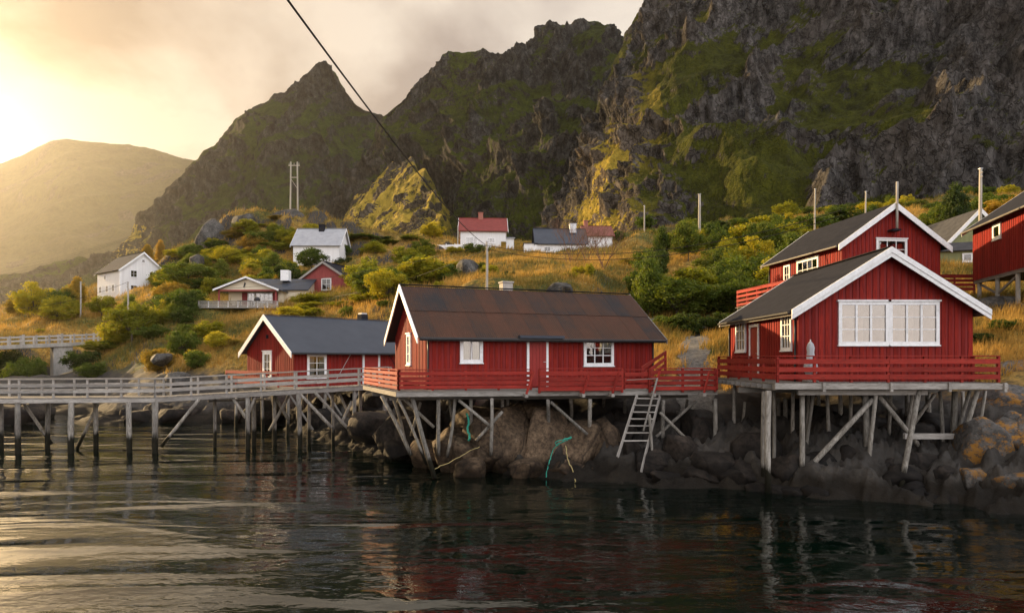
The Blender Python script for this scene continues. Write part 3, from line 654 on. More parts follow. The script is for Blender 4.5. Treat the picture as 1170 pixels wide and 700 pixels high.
def boards(h, F, length, top, openings, mat, pitch=0.24, bw=0.14, th=0.024, z0=-0.06, name='board'):
    k = 0; a = 0.0; lab = None
    pitch0, bw0 = pitch, bw
    while a < length-0.02:
        bw = bw0*rnd.uniform(0.86, 1.12); pitch = pitch0*rnd.uniform(0.94, 1.06)
        b = min(a+bw, length)
        segs = [(z0, None)]
        for (oa, ob, oz0, oz1) in openings:
            if b > oa+0.01 and a < ob-0.01:
                ns = []
                for (s0, s1) in segs:
                    if s1 is None or s1 > oz1: ns += [(s0, oz0), (oz1, s1)]
                    else: ns.append((s0, s1))
                segs = ns
        for (s0, s1) in segs:
            if s1 is None:
                ta, tb, tm = top(a), top(b), top((a+b)/2)
                if min(ta, tb) <= s0+0.02: continue
                ridge = tm > max(ta, tb)+0.01
                if abs(ta-tb) < 1e-4 and not ridge:
                    box(name, h, ((a+b)/2, -th/2, (s0+ta)/2), (b-a, th, ta-s0), mat, F); continue
                pts = [(a, s0), (b, s0), (b, tb)]+([((a+b)/2, tm)] if ridge else [])+[(a, ta)]
                o = prism(name, h, [(x-a, z-s0) for x, z in pts], th, mat, F @ Matrix.Translation((a, -th, s0)))
            elif s1-s0 > 0.03:
                box(name, h, ((a+b)/2, -th/2, (s0+s1)/2), (b-a, th, s1-s0), mat, F)
        a += pitch
def roof_slab(name, h, L, x0, x1, W, hw, rise, ov, mat, side, th=0.07):
    """side 0 = slope above the front wall, 1 = above the back wall"""
    p = rise/(W/2)
    ye, ze, yr, zr = -ov, hw-ov*p, W/2, hw+rise
    nrm = Vector((0, -p, 1)).normalized()
    a, b = Vector((0, ye, ze)), Vector((0, yr, zr))
    if side: a.y, b.y = W-a.y, W-b.y; nrm.y = -nrm.y
    vs = []
    for x in (x0, x1):
        for q in (a, b, b+nrm*th, a+nrm*th):
            vs.append((x, q.y, q.z))
    fs = [(0, 1, 2, 3), (7, 6, 5, 4), (0, 4, 5, 1), (1, 5, 6, 2), (2, 6, 7, 3), (3, 7, 4, 0)]
    me = bpy.data.meshes.new(name); me.from_pydata(vs, [], fs); me.materials.append(mat)
    bm = bmesh.new(); bm.from_mesh(me); bmesh.ops.recalc_face_normals(bm, faces=bm.faces); bm.to_mesh(me); bm.free()
    return link(name, me, h)
def verge(h, x, W, hw, rise, ov, mat, hgt=0.2, th=0.045, lift=0.07, double=False, name='verge_board'):
    p = rise/(W/2)
    for s in (0, 1):
        for dbl in ((0, 1) if double else (0,)):
            hh = hgt*(0.56 if dbl else 1.0)
            z1 = lift+0.03
            xs = x-(0.03 if dbl else 0.0)*(1 if x < 1 else -1)
            sl = math.hypot(1, p)
            pts = [(-ov-0.03, hw-(ov+0.03)*p+z1), (W/2, hw+rise+z1), (W/2, hw+rise+z1-hh*sl), (-ov-0.03, hw-(ov+0.03)*p+z1-hh*sl)]
            if s: pts = [(W-y, z) for y, z in pts]
            Mx = Matrix(((0, 1, 0, xs-th/2), (1, 0, 0, 0), (0, 0, 1, 0), (0, 0, 0, 1)))
            # polygon lies in the house's y-z plane, thickness along x
            vs = [(xs-th/2, y, z) for y, z in pts]+[(xs+th/2, y, z) for y, z in pts]
            fs = [(0, 1, 2, 3), (7, 6, 5, 4), (0, 4, 5, 1), (1, 5, 6, 2), (2, 6, 7, 3), (3, 7, 4, 0)]
            me = bpy.data.meshes.new(name); me.from_pydata(vs, [], fs); me.materials.append(mat)
            bm = bmesh.new(); bm.from_mesh(me); bmesh.ops.recalc_face_normals(bm, faces=bm.faces); bm.to_mesh(me); bm.free()
            link(name, me, h)
def core(h, L, W, hw, rise, mat, z0=-0.1, name='wall', x0=0.0):
    vs = []
    for x in (x0, L):
        vs += [(x, 0, z0), (x, W, z0), (x, W, hw), (x, W/2, hw+rise-0.01), (x, 0, hw)]
    fs = [(4, 3, 2, 1, 0), (5, 6, 7, 8, 9)]+[(k, (k+1) % 5, (k+1) % 5+5, k+5) for k in range(5)]
    me = bpy.data.meshes.new(name); me.from_pydata(vs, [], fs); me.materials.append(mat)
    bm = bmesh.new(); bm.from_mesh(me); bmesh.ops.recalc_face_normals(bm, faces=bm.faces); bm.to_mesh(me); bm.free()
    return link(name, me, h)
def gtop(W, hw, rise): return lambda a: hw+rise*(1-abs(a-W/2)/(W/2))-0.03

R = math.radians
# ------------------------------------------------------------------ main cabin with the rusty roof
def main_cabin():
    L, Wd, hw, rise = 10.5, 5.5, 2.2, 2.02
    h = thing('rusty_roofed_cabin', 'red board cabin with long rusty metal roof on the middle deck', 'cabin', (-3.37, 26.8, 3.35), R(22))
    F = frames(L, Wd)
    core(h, L, Wd, hw, rise, REDCORE)
    wins = [(1.38, 2.34, 1.0, 2.14), (6.95, 8.42, 0.86, 2.08)]
    door = (4.28, 5.27, 0.0, 2.16)
    boards(h, F['front'], L, lambda a: hw-0.05, wins+[door], RED)
    gw = (2.42, 3.12, 0.9, 2.22)
    boards(h, F['gable0'], Wd, gtop(Wd, hw, rise), [gw], RED)
    boards(h, F['gable1'], Wd, gtop(Wd, hw, rise), [], RED)
    window(h, F['front'], *wins[0], 2, 1, PANECURT, 0.13)
    window(h, F['front'], *wins[1], 3, 3, PANEDARK, 0.12)
    window(h, F['gable0'], *gw, 2, 3, PANECURT, 0.11, crown=True)
    # door with white jambs and a handle
    d = box('door', h, ((door[0]+door[1])/2, -0.02, 1.05), (0.80, 0.04, 2.1), DOOR, F['front'])
    for k in range(5): box('door_board', d, (-0.32+k*0.16, -0.029, 0), (0.150, 0.018, 2.06), DOOR)
    box('door_handle', d, (0.31, -0.055, -0.02), (0.11, 0.03, 0.02), METAL)
    box('door_jamb', h, (door[0]+0.055, -0.045, 1.08), (0.10, 0.05, 2.16), WHITE, F['front'])
    box('door_jamb', h, (door[1]-0.055, -0.045, 1.08), (0.10, 0.05, 2.16), WHITE, F['front'])
    # outside lamp and little junction box
    l = box('wall_lamp', h, (5.72, -0.07, 1.98), (0.16, 0.09, 0.05), METAL, F['front']); box('lamp_globe', l, (0, -0.01, -0.05), (0.09, 0.08, 0.06), PANECURT, bev=0.015)
    box('alarm_box', h, (0.32, -0.05, 2.0), (0.11, 0.06, 0.11), WHITE, F['front'], bev=0.01)
    # roof: deck, then corrugated sheets in two courses
    ovg, ov = 0.42, 0.36; p = rise/(Wd/2)
    for s in (0, 1): roof_slab('roof_deck', h, L, -ovg+0.05, L+ovg-0.05, Wd, hw, rise, ov, BLACK, s, 0.04)
    slope_len = math.hypot(Wd/2+ov, (Wd/2+ov)*p); ang = math.atan(p)
    n = 14; cw = (L+2*ovg)/n
    def sheet(wd, ln, seed):
        rs = np.random.default_rng(seed); nx = 37
        x = np.linspace(-0.03, wd+0.03, nx); z = 0.014*np.sin(x/wd*2*math.pi*9)
        vs = []
        for yv in (0.0, ln*0.33, ln*0.66, ln):
            for xx, zc in zip(x, z): vs.append((xx, yv, zc+0.004*rs.normal()*(1 if yv in (0, ln) else 0.3)))
        return mesh_from('roof_sheet', vs, grid_faces(4, nx), RUST, True)
    lo, hi = slope_len*0.52, slope_len*0.50
    meshes_lo = [sheet(cw, lo, k) for k in range(3)]; meshes_hi = [sheet(cw, hi, k+9) for k in range(3)]
    for s in (0, 1):
        for k in range(n):
            for lvl in (0, 1):
                off = 0.0 if lvl == 0 else lo-0.06
                base_z = 0.062+0.022*lvl+0.007*(k % 2)
                if s == 0:
                    M = Matrix.Translation((-ovg+k*cw, -ov-0.05, hw-(ov+0.05)*p)) @ Matrix.Rotation(ang, 4, 'X') @ Matrix.Translation((0, off, base_z))
                else:
                    M = Matrix.Translation((-ovg+(k+1)*cw, Wd+ov+0.05, hw-(ov+0.05)*p)) @ Matrix.Rotation(math.pi, 4, 'Z') @ Matrix.Rotation(ang, 4, 'X') @ Matrix.Translation((0, off, base_z))
                M = M @ Matrix.Rotation(rnd.uniform(-0.004, 0.004), 4, 'Z')
                link('roof_sheet', (meshes_lo if lvl == 0 else meshes_hi)[(k+s) % 3], h, M)
    bar('ridge_cap', h, (-ovg, Wd/2, hw+rise+0.115), (L+ovg, Wd/2, hw+rise+0.115), 0.24, 0.035, ROOFDARK, 0.01)
    verge(h, -ovg-0.03, Wd, hw, rise, ov+0.02, WHITE, 0.22, lift=0.09)
    verge(h, L+ovg+0.03, Wd, hw, rise, ov+0.02, WOOD, 0.16, lift=0.09)
    ze = hw-ov*p
    box('gutter', h, (L/2, -ov-0.10, ze+0.01), (L+2*ovg-0.1, 0.11, 0.10), BLACK, bev=0.02)
    box('fascia', h, (L/2, -ov-0.01, ze-0.01), (L+2*ovg-0.12, 0.03, 0.13), BLACK)
    # dark porch flashing over the door
    bar('door_flashing', h, (3.75, -ov-0.12, ze+0.12), (5.75, -ov-0.12, ze+0.12), 0.26, 0.11, ROOFBLUE)
    pole('downpipe', h, (0.06, -0.07, -0.05), (0.06, -0.07, ze), 0.035, 0.035, BLACK)
    pole('downpipe', h, (L-0.06, -0.07, -0.05), (L-0.06, -0.07, ze), 0.035, 0.035, BLACK)
    c = box('chimney', h, (4.75, Wd/2+0.75, hw+rise+0.02), (0.5, 0.5, 0.9), BRICK, bev=0.02); box('chimney_cap', c, (0, 0, 0.47), (0.58, 0.58, 0.07), BRICK, bev=0.01)
main_cabin()

# ------------------------------------------------------------------ right cabin
def right_cabin():
    L, Wd, hw, rise = 7.6, 6.2, 2.62, 1.95
    h = thing('seafront_cabin', 'red cabin with wide six-part window facing the water on the right deck', 'cabin', (16.38, 24.3, 3.74), R(90))
    F = frames(L, Wd)
    core(h, L, Wd, hw, rise, REDCORE)
    big = (1.42, 5.0, 1.26, 2.80)
    boards(h, F['gable0'], Wd, gtop(Wd, hw, rise), [big], RED)
    sw = [(1.0, 2.25, 1.08, 2.52), (6.2, 7.15, 1.08, 2.55)]; dr = (2.75, 3.85, 0, 2.1)
    boards(h, F['back'], L, lambda a: hw-0.05, sw+[dr], RED)
    boards(h, F['front'], L, lambda a: hw-0.05, [], RED, pitch=0.5, bw=0.26)
    w = window(h, F['gable0'], big[0], (big[0]+big[1])/2-0.002, big[2], big[3], 3, 3, PANESKY, 0.12, crown=True, sub=(1, 2))
    w = window(h, F['gable0'], (big[0]+big[1])/2+0.002, big[1], big[2], big[3], 3, 3, PANESKY, 0.12, crown=True, sub=(1, 2))
    for s in sw: window(h, F['back'], *s, 3, 3, PANEGREY, 0.11, crown=True)
    d = box('door', h, ((dr[0]+dr[1])/2, -0.02, 1.02), (0.88, 0.04, 2.04), DOOR, F['back'])
    box('door_handle', d, (0.34, -0.05, -0.02), (0.11, 0.03, 0.02), METAL)
    for a in (dr[0]+0.055, dr[1]-0.055): box('door_jamb', h, (a, -0.045, 1.05), (0.11, 0.05, 2.10), WHITE, F['back'])
    box('door_lintel', h, ((dr[0]+dr[1])/2, -0.045, 2.155), (1.12, 0.05, 0.11), WHITE, F['back'])
    ov, ovg = 0.36, 0.38; p = rise/(Wd/2)
    for s in (0, 1):
        roof_slab('roof', h, L, -ovg, L+0.3, Wd, hw, rise, ov, ROOFDARK, s, 0.09)
    verge(h, -ovg-0.03, Wd, hw, rise, ov, WHITE, 0.30, lift=0.09, double=True)
    verge(h, L+0.34, Wd, hw, rise, ov, WHITE, 0.2, lift=0.09)
    bar('ridge_cap', h, (-ovg, Wd/2, hw+rise+0.12), (L+0.3, Wd/2, hw+rise+0.12), 0.22, 0.03, ROOFDARK)
    ze = hw-ov*p
    for y in (-ov-0.07, Wd+ov+0.07):
        box('gutter', h, (L/2, y, ze+0.0), (L+0.6, 0.12, 0.09), BLACK, bev=0.02)
        box('fascia', h, (L/2, y-math.copysign(0.09, y), ze-0.04), (L+0.5, 0.03, 0.14), WOOD)
    for x in (0.12, L-0.1): pole('downpipe', h, (x, Wd+0.06, -0.05), (x, Wd+0.06, ze-0.2), 0.035, 0.035, BLACK)
    pole('downpipe', h, (0.12, Wd+0.06, ze-0.22), (0.12, Wd+ov+0.05, ze), 0.035, 0.035, BLACK)
    box('wall_lamp', h, (0.55, -0.05, 2.72), (0.06, 0.06, 0.12), METAL, F['gable0'])
right_cabin()

# ------------------------------------------------------------------ upper red house behind it
def upper_house():
    L, Wd, hw, rise = 8.2, 6.1, 2.75, 2.15
    o = W(1074, 330, 39.4)
    h = thing('upper_red_house', 'red house with dark roof and post on its gable above the seafront cabin', 'house', (o.x, o.y, 8.35), R(97))
    F = frames(L, Wd)
    core(h, L, Wd, hw, rise, REDCORE, z0=-0.8)
    gwin = (2.1, 4.0, 1.8, 3.0)
    boards(h, F['gable0'], Wd, gtop(Wd, hw, rise), [gwin], RED, z0=-0.8)
    sw = [(2.0, 2.75, 1.0, 2.25), (3.6, 6.0, 0.55, 2.3)]
    boards(h, F['back'], L, lambda a: hw-0.05, sw, RED, z0=-0.8)
    window(h, F['gable0'], *gwin, 3, 2, PANEDARK, 0.13, crown=True)
    window(h, F['back'], *sw[0], 2, 2, PANEGREY, 0.1); window(h, F['back'], *sw[1], 4, 3, PANEGREY, 0.13, crown=True)
    ov, ovg = 0.4, 0.4; p = rise/(Wd/2)
    for s in (0, 1): roof_slab('roof', h, L, -ovg, L+0.3, Wd, hw, rise, ov, ROOFDARK, s, 0.09)
    verge(h, -ovg-0.03, Wd, hw, rise, ov, WHITE, 0.28, lift=0.09)
    verge(h, L+0.34, Wd, hw, rise, ov, WHITE, 0.18, lift=0.09)
    ze = hw-ov*p
    box('gutter', h, (L/2, Wd+ov+0.07, ze), (L+0.6, 0.12, 0.09), WOOD, bev=0.02)
    pole('downpipe', h, (L-0.1, Wd+0.06, -0.6), (L-0.1, Wd+0.06, ze-0.2), 0.04, 0.04, BLACK)
    box('corner_board', h, (5.2*0+0.10, -0.045, 1.0), (0.16, 0.04, 3.4), RED, F['gable0'])
    # wooden post standing on a bracket against the gable peak
    b = pole('gable_post', h, (-0.50, Wd/2, hw+0.75), (-0.50, Wd/2, hw+rise+1.25), 0.07, 0.065, POLEM)
    box('post_bracket', h, (-0.28, Wd/2, hw+0.70), (0.5, 0.5, 0.09), ROOFDARK)
    # terrace in front and to the left of it with a slatted railing
upper_house()

def railing(par, pts, hgt, rails, rail_h, mat, post_mat, spacing, th=0.035, post=0.09, cap=True, names=('rail', 'post', 'handrail'), outside=1, below=0.0, stay=None):
    """posts along a polyline and horizontal boards between its corners"""
    pts = [Vector(p) for p in pts]
    for a, b in zip(pts[:-1], pts[1:]):
        d = b-a; n = max(1, round(d.length/spacing)); side = Vector((d.y, -d.x, 0)).normalized()*outside
        for k in range(n+1):
            if k == 0 and a is not pts[0]: continue
            q = a+d*(k/n)
            box(names[1], par, q+Vector((0, 0, (hgt-below)/2)), (post, post, hgt+below-0.03), post_mat, bev=0.008)
        m = max(1, round(d.length/3.6))
        for zc in rails:
            for k in range(m):
                p, q = a+d*(k/m)+d.normalized()*0.004, a+d*((k+1)/m)-d.normalized()*0.004
                jit = Vector((0, 0, rnd.uniform(-0.008, 0.008)))
                bar(names[0], par, p+side*(post/2+th/2)+Vector((0, 0, zc))+jit, q+side*(post/2+th/2)+Vector((0, 0, zc))+jit*0.3, th, rail_h, mat, 0.004)
        if cap:
            bar(names[2], par, a+Vector((0, 0, hgt)), b+Vector((0, 0, hgt)), post+0.05, 0.035, mat, 0.004)

def deck_terrace():
    g = thing('slatted_terrace', 'small raised terrace with slatted red railing left of upper red house', 'terrace', (0, 0, 0))
    z = 7.45
    a, b, c = XY(843, 39.5)+(z,), XY(905, 33.6)+(z,), XY(960, 38.5)+(z,)
    railing(g, [a, b], 0.98, (0.16, 0.40, 0.64, 0.88), 0.14, REDRAIL, REDRAIL, 1.1)
    for k in range(7):
        s = k/6
        p = Vector(a).lerp(Vector(b), s); q = p+Vector((2.6, 2.2, 0))
        bar('joist', g, p-Vector((0, 0, 0.1)), q-Vector((0, 0, 0.1)), 0.09, 0.16, WOOD)
    for k in range(9):
        off = Vector((2.6, 2.2, 0))*(k/9.0)
        bar('plank', g, Vector(a)+off+Vector((0, 0, 0.0)), Vector(b)+off, 0.30, 0.035, WOOD)
    for s in (0.02, 0.5, 0.98):
        p = Vector(a).lerp(Vector(b), s); pole('pile', g, (p.x, p.y, gz(p.x, p.y)-0.4), (p.x, p.y, z-0.12), 0.09, 0.09, WOOD)
deck_terrace()

# ------------------------------------------------------------------ red house on posts at the right edge
def edge_house():
    L, Wd, hw, rise = 9.0, 6.0, 3.25, 2.1
    o = W(1112, 320, 42)
    h = thing('stilted_red_house', 'red house standing on short posts above bare rock at the right edge', 'house', (o.x, o.y, o.z), R(-103.5))
    F = frames(L, Wd)
    core(h, L, Wd, hw, rise, REDCORE, z0=0.0)
    wn = (2.75, 3.75, 1.95, 2.85)
    boards(h, F['front'], L, lambda a: hw-0.05, [wn], RED, z0=-0.05)
    boards(h, F['gable0'], Wd, gtop(Wd, hw, rise), [], RED, z0=-0.05, pitch=0.5, bw=0.3)
    boards(h, F['gable1'], Wd, gtop(Wd, hw, rise), [], RED, z0=-0.05, pitch=0.5, bw=0.3)
    window(h, F['front'], *wn, 1, 1, PANEDARK, 0.17)
    ov, ovg = 0.45, 0.4; p = rise/(Wd/2)
    for s in (0, 1): roof_slab('roof', h, L, -ovg, L+ovg, Wd, hw, rise, ov, ROOFDARK, s, 0.09)
    verge(h, -ovg-0.03, Wd, hw, rise, ov, WHITE, 0.22, lift=0.09); verge(h, L+ovg+0.03, Wd, hw, rise, ov, WHITE, 0.22, lift=0.09)
    ze = hw-ov*p
    box('gutter', h, (L/2, -ov-0.06, ze), (L+2*ovg, 0.12, 0.10), WOOD, bev=0.02)
    box('sill_beam', h, (L/2, 0.12, -0.13), (L, 0.18, 0.22), WOOD); box('sill_beam', h, (L/2, Wd-0.12, -0.13), (L, 0.18, 0.22), WOOD)
    box('floor', h, (L/2, Wd/2, -0.06), (L-0.02, Wd-0.02, 0.10), WOOD)
    Mw = Matrix.Translation((o.x, o.y, o.z)) @ Matrix.Rotation(R(-103.5), 4, 'Z')
    for x in (0.5, 2.9, 5.3, 8.2):
        for y in (0.15, Wd-0.3):
            w = Mw @ Vector((x, y, 0)); pole('post', h, (x, y, gz(w.x, w.y)-o.z-0.4), (x, y, -0.2), 0.12, 0.11, CONCRETE if y < 1 else WOOD)
    for x0, x1 in ((0.5, 2.9), (5.3, 2.9)): bar('brace', h, (x0, 0.16, -0.3), (x1, 0.16, -1.1), 0.06, 0.13, WOOD)
edge_house()

def edge_fence():
    g = thing('red_slat_fence', 'red slatted fence between upper red house and stilted red house', 'fence', (0, 0, 0))
    z = 8.75
    railing(g, [XY(1068, 43)+(z,), XY(1113, 43)+(z,)], 1.05, (0.15, 0.42, 0.69, 0.93), 0.17, REDRAIL, REDRAIL, 1.2, below=0.7)
edge_fence()

# olive house and its shed
def olive_house():
    o = W(1152, 305, 62)
    h = thing('olive_green_house', 'olive green wooden house with white trim behind the stilted red house', 'house', (o.x, o.y, o.z), R(88))
    L, Wd, hw, rise = 8, 5.4, 2.4, 2.8
    F = frames(L, Wd); core(h, L, Wd, hw, rise, OLIVE, z0=-2)
    boards(h, F['gable0'], Wd, gtop(Wd, hw, rise), [(0.9, 1.7, 1.2, 2.2)], OLIVE, z0=-1, pitch=0.3, bw=0.27)
    window(h, F['gable0'], 0.9, 1.7, 1.2, 2.2, 1, 1, PANEDARK, 0.16)
    for s in (0, 1): roof_slab('roof', h, L, -0.4, L+0.3, Wd, hw, rise, 0.4, ROOFSLATE, s, 0.1)
    verge(h, -0.43, Wd, hw, rise, 0.4, WHITE, 0.3, lift=0.1)
    o = W(1107, 312, 56)
    s_ = thing('green_shed', 'low green shed with grey roof beside the olive green house', 'shed', (o.x, o.y, o.z), R(160))
    L, Wd, hw, rise = 3.0, 2.6, 1.6, 0.7
    F = frames(L, Wd); core(s_, L, Wd, hw, rise, OLIVE, z0=-1.5)
    for q in (0, 1): roof_slab('roof', s_, L, -0.2, L+0.2, Wd, hw, rise, 0.25, ROOFSLATE, q, 0.08)
    verge(s_, L+0.23, Wd, hw, rise, 0.25, WHITE, 0.18, lift=0.08); verge(s_, -0.23, Wd, hw, rise, 0.25, WHITE, 0.18, lift=0.08)
    window(s_, F['back'], 1.9, 2.6, 0.6, 1.3, 1, 1, PANEDARK, 0.12)
olive_house()

# ------------------------------------------------------------------ middle cabin with the blue-black roof
def mid_cabin():
    L, Wd, hw, rise = 11.5, 6.4, 2.25, 2.15
    h = thing('dark_roofed_cabin', 'red cabin with smooth blue-black roof behind the grey boardwalk', 'cabin', (-13.4, 42.0, 2.85), R(46))
    F = frames(L, Wd)
    core(h, L, Wd, hw, rise, REDCORE)
    gw = (2.35, 3.55, 0.35, 2.15)
    boards(h, F['gable0'], Wd, gtop(Wd, hw, rise), [gw], RED)
    wins = [(0.85, 2.2, 0.45, 1.95), (8.6, 10.0, 0.45, 1.95)]; dr = (4.9, 6.3, 0, 2.0)
    boards(h, F['front'], L, lambda a: hw-0.05, wins+[dr], RED)
    window(h, F['gable0'], *gw, 2, 3, PANECURT, 0.2, crown=True)
    for w in wins: window(h, F['front'], *w, 2, 3, PANEGREY, 0.15)
    d = box('door', h, (5.6, -0.02, 0.95), (1.1, 0.04, 1.9), DOOR, F['front']); box('door_handle', d, (0.42, -0.05, 0), (0.1, 0.03, 0.03), METAL)
    for a in (4.98, 6.22): box('door_jamb', h, (a, -0.045, 0.97), (0.15, 0.05, 1.94), WHITE, F['front'])
    box('door_lintel', h, (5.6, -0.045, 2.01), (1.4, 0.05, 0.13), WHITE, F['front'])
    ov, ovg = 0.4, 0.4; p = rise/(Wd/2)
    for s in (0, 1): roof_slab('roof', h, L, -ovg, L+ovg, Wd, hw, rise, ov, ROOFBLUE, s, 0.09)
    bar('ridge_cap', h, (-ovg, Wd/2, hw+rise+0.12), (L+ovg, Wd/2, hw+rise+0.12), 0.22, 0.03, ROOFBLUE)
    verge(h, -ovg-0.03, Wd, hw, rise, ov, WHITE, 0.30, lift=0.09); verge(h, L+ovg+0.03, Wd, hw, rise, ov, WHITE, 0.25, lift=0.09)
    ze = hw-ov*p; box('gutter', h, (L/2, -ov-0.07, ze), (L+2*ovg, 0.12, 0.1), BLACK, bev=0.02)
    c = box('chimney', h, (7.4, Wd/2+0.5, hw+rise+0.05), (0.55, 0.55, 0.9), ROOFDARK); box('chimney_cap', c, (0, 0, 0.49), (0.45, 0.45, 0.14), METAL)
    box('gable_lamp', h, (3.0, -0.06, 3.1), (0.2, 0.1, 0.24), ROOFDARK, F['gable0'])
    bar('brace_rod', h, (2.9, -0.06, 0.3), (4.0, -0.06, 2.0), 0.03, 0.03, METAL); bar('brace_rod', h, (8.2, -0.06, 0.3), (7.0, -0.06, 2.0), 0.03, 0.03, ROOFDARK)
    # its own deck
    g = thing('cabin_platform', 'low timber platform with red railing carrying the dark roofed cabin', 'deck', (-13.4, 42.0, 2.80), R(46))
    for k in range(24): box('plank', g, (5.2, -1.5+k*0.33, -0.03), (13.4, 0.32, 0.04), WOOD)
    for k in range(6): box('joist', g, (-1.2+k*2.4, 2.2, -0.17), (0.12, 7.6, 0.22), WOOD)
    railing(g, [(-1.35, 6.6, 0), (-1.35, -0.6, 0)], 0.95, (0.22, 0.52, 0.85), 0.15, REDRAIL, REDRAIL, 1.4)
    Mw = Matrix.Translation((-13.4, 42.0, 2.8)) @ Matrix.Rotation(R(46), 4, 'Z')
    for x in (-1.1, 1.4, 3.8, 6.2, 9.5):
        for y in (-1.3, 2.0, 5.6):
            w = Mw @ Vector((x, y, 0)); b = max(gz(w.x, w.y)-0.4, -1.5)
            pole('pile', g, (x+rnd.uniform(-.2, .2), y+rnd.uniform(-.2, .2), b-2.8), (x, y, -0.25), 0.10, 0.10, PILE, bend=0.03)
    for x, s in ((-1.1, 1), (1.4, 1), (3.8, -1), (6.2, -1)): bar('brace', g, (x, -1.38, -0.3), (x+1.6*s, -1.38, -2.6), 0.06, 0.12, WOOD)
mid_cabin()

# ------------------------------------------------------------------ decks on piles
def main_deck():
    A = Vector((-4.27, 25.5, 3.30)); ang = R(8)
    g = thing('middle_deck', 'red railed timber deck on leaning piles under the rusty roofed cabin', 'deck', A, ang)
    Mi = (Matrix.Translation(A) @ Matrix.Rotation(ang, 4, 'Z')).inverted()
    lp = lambda v: Mi @ Vector(v)
    LEN = 12.6; sk = math.tan(R(14.5))
    n = 44
    for k in range(n):
        y = 0.07+k*0.15; x0 = -sk*y
        L = LEN-x0 if k < 22 else LEN-2.2-x0
        box('plank', g, (x0+L/2, y, -0.02), (round(L, 2), 0.14, 0.04), WOOD)
    # beams under the planks
    bar('edge_beam', g, (-0.05, 0.06, -0.13), (LEN, 0.06, -0.13), 0.09, 0.18, WOODP, 0.006)
    bar('edge_beam', g, (-0.02, 0.12, -0.13), (-sk*6.7, 6.7, -0.13), 0.09, 0.18, WOODP, 0.006)
    for y in (1.6, 3.3, 5.0): bar('beam', g, (-sk*y+0.05, y, -0.33), (LEN-0.6, y, -0.33), 0.14, 0.2, WOOD, 0.006)
    for k in range(21): bar('joist', g, (0.15+k*0.62, 0.14, -0.12), (0.15+k*0.62-0.8, 6.4, -0.12), 0.07, 0.15, WOOD)
    # railing: left end, long front in three runs with a gap for the ladder
    H = 0.80
    railing(g, [(-sk*6.6+0.05, 6.6, 0), (0.05, 0.05, 0)], H, (0.13, 0.30, 0.47, 0.66), 0.125, REDRAIL, REDRAIL, 1.35)
    railing(g, [(0.05, 0.05, 0), (5.05, 0.05, 0)], H, (0.13, 0.30, 0.47, 0.66), 0.125, REDRAIL, REDRAIL, 1.25)
    railing(g, [(5.35, -0.12, 0), (8.62, -0.12, 0)], H+0.03, (0.05, 0.24, 0.43, 0.65), 0.155, REDRAIL, REDRAIL, 1.6, below=0.12)
    railing(g, [(8.75, 0.02, 0), (9.72, 0.02, 0)], H-0.02, (0.13, 0.36, 0.60), 0.15, REDRAIL, REDRAIL, 1.0)
    railing(g, [(9.75, -0.1, 0), (12.45, -0.1, 0)], H+0.03, (0.05, 0.26, 0.46, 0.68), 0.15, REDRAIL, REDRAIL, 1.35, below=0.12)
    railing(g, [(12.5, -0.1, 0), (12.5, 1.3, 0)], H, (0.05, 0.24, 0.45, 0.66), 0.15, REDRAIL, REDRAIL, 1.3)
    # sloping gangway rail up to the path behind
    p, q = lp(W(733, 421, 27.6)), lp(W(761, 402, 32.5))
    for dz in (0.0, -0.3, -0.58): bar('gangway_rail', g, p+Vector((0, 0, dz)), q+Vector((0, 0, dz)), 0.04, 0.15, REDRAIL)
    for s in (0.02, 0.97):
        w = p.lerp(q, s); box('post', g, w-Vector((0, 0, 0.45)), (0.09, 0.09, 1.0), REDRAIL)
    # slanting stays outside the railing
    for x in (5.15, 7.35, 8.5, 10.15, 12.2):
        bar('stay', g, (x-0.35, -0.42, -0.12), (x-0.02, -0.17, 0.72), 0.06, 0.07, REDRAIL)
        bar('outrigger', g, (x-0.35, -0.5, -0.19), (x-0.3, 1.0, -0.19), 0.12, 0.12, WOODP)
    # piles, read off the photograph: (u_top, v_top, Y_top, u_foot, v_foot, Y_foot, radius)
    for a, b, c, d, e, f, r in [(436, 452, 27.5, 470, 520, 27.2, .10), (471, 453, 25.9, 497, 546, 25.6, .11), (449, 453, 27.6, 463, 505, 28.2, .08), (455, 455, 26.2, 487, 530, 27.0, .07),
            (501, 456, 26.2, 501, 520, 26.8, .10), (520, 456, 26.4, 511, 522, 26.6, .08), (513, 456, 27.6, 521, 500, 28.5, .06), (538, 456, 26.6, 538, 508, 27.4, .09), (562, 455, 26.0, 561, 520, 26.5, .085),
            (574, 456, 27.8, 574, 492, 28.6, .09), (580, 456, 28.0, 580, 490, 29.0, .08), (626, 457, 26.4, 626, 496, 27.5, .09), (674, 456, 26.6, 674, 502, 27.2, .10), (714, 455, 28.4, 714, 480, 30.5, .09), (652, 456, 28.4, 652, 482, 30, .09),
            (758, 457, 27.0, 758, 508, 27.4, .095), (785, 457, 29, 785, 486, 30.5, .08), (817, 455, 27.4, 817, 516, 27.2, .11), (600, 456, 30.5, 600, 478, 32, .09), (690, 456, 31, 690, 474, 33, .09)]:
        pole('pile', g, lp(W(d, e, f)), lp(W(a, b, c)), r*0.86, r*0.78, PILE, bend=0.04)
    for a, b, c, d, e, f in [(524, 457, 26.2, 561, 487, 26.3), (574, 470, 26.3, 544, 503, 26.5), (629, 459, 26.5, 671, 496, 26.6), (754, 471, 26.8, 789, 506, 27.2), (795, 458, 27.6, 744, 504, 27.2), (462, 456, 26.6, 496, 488, 26.8), (480, 460, 27.2, 470, 497, 28.0)]:
        pole('brace', g, lp(W(d, e, f)), lp(W(a, b, c)), .065, .06, PILE)
main_deck()

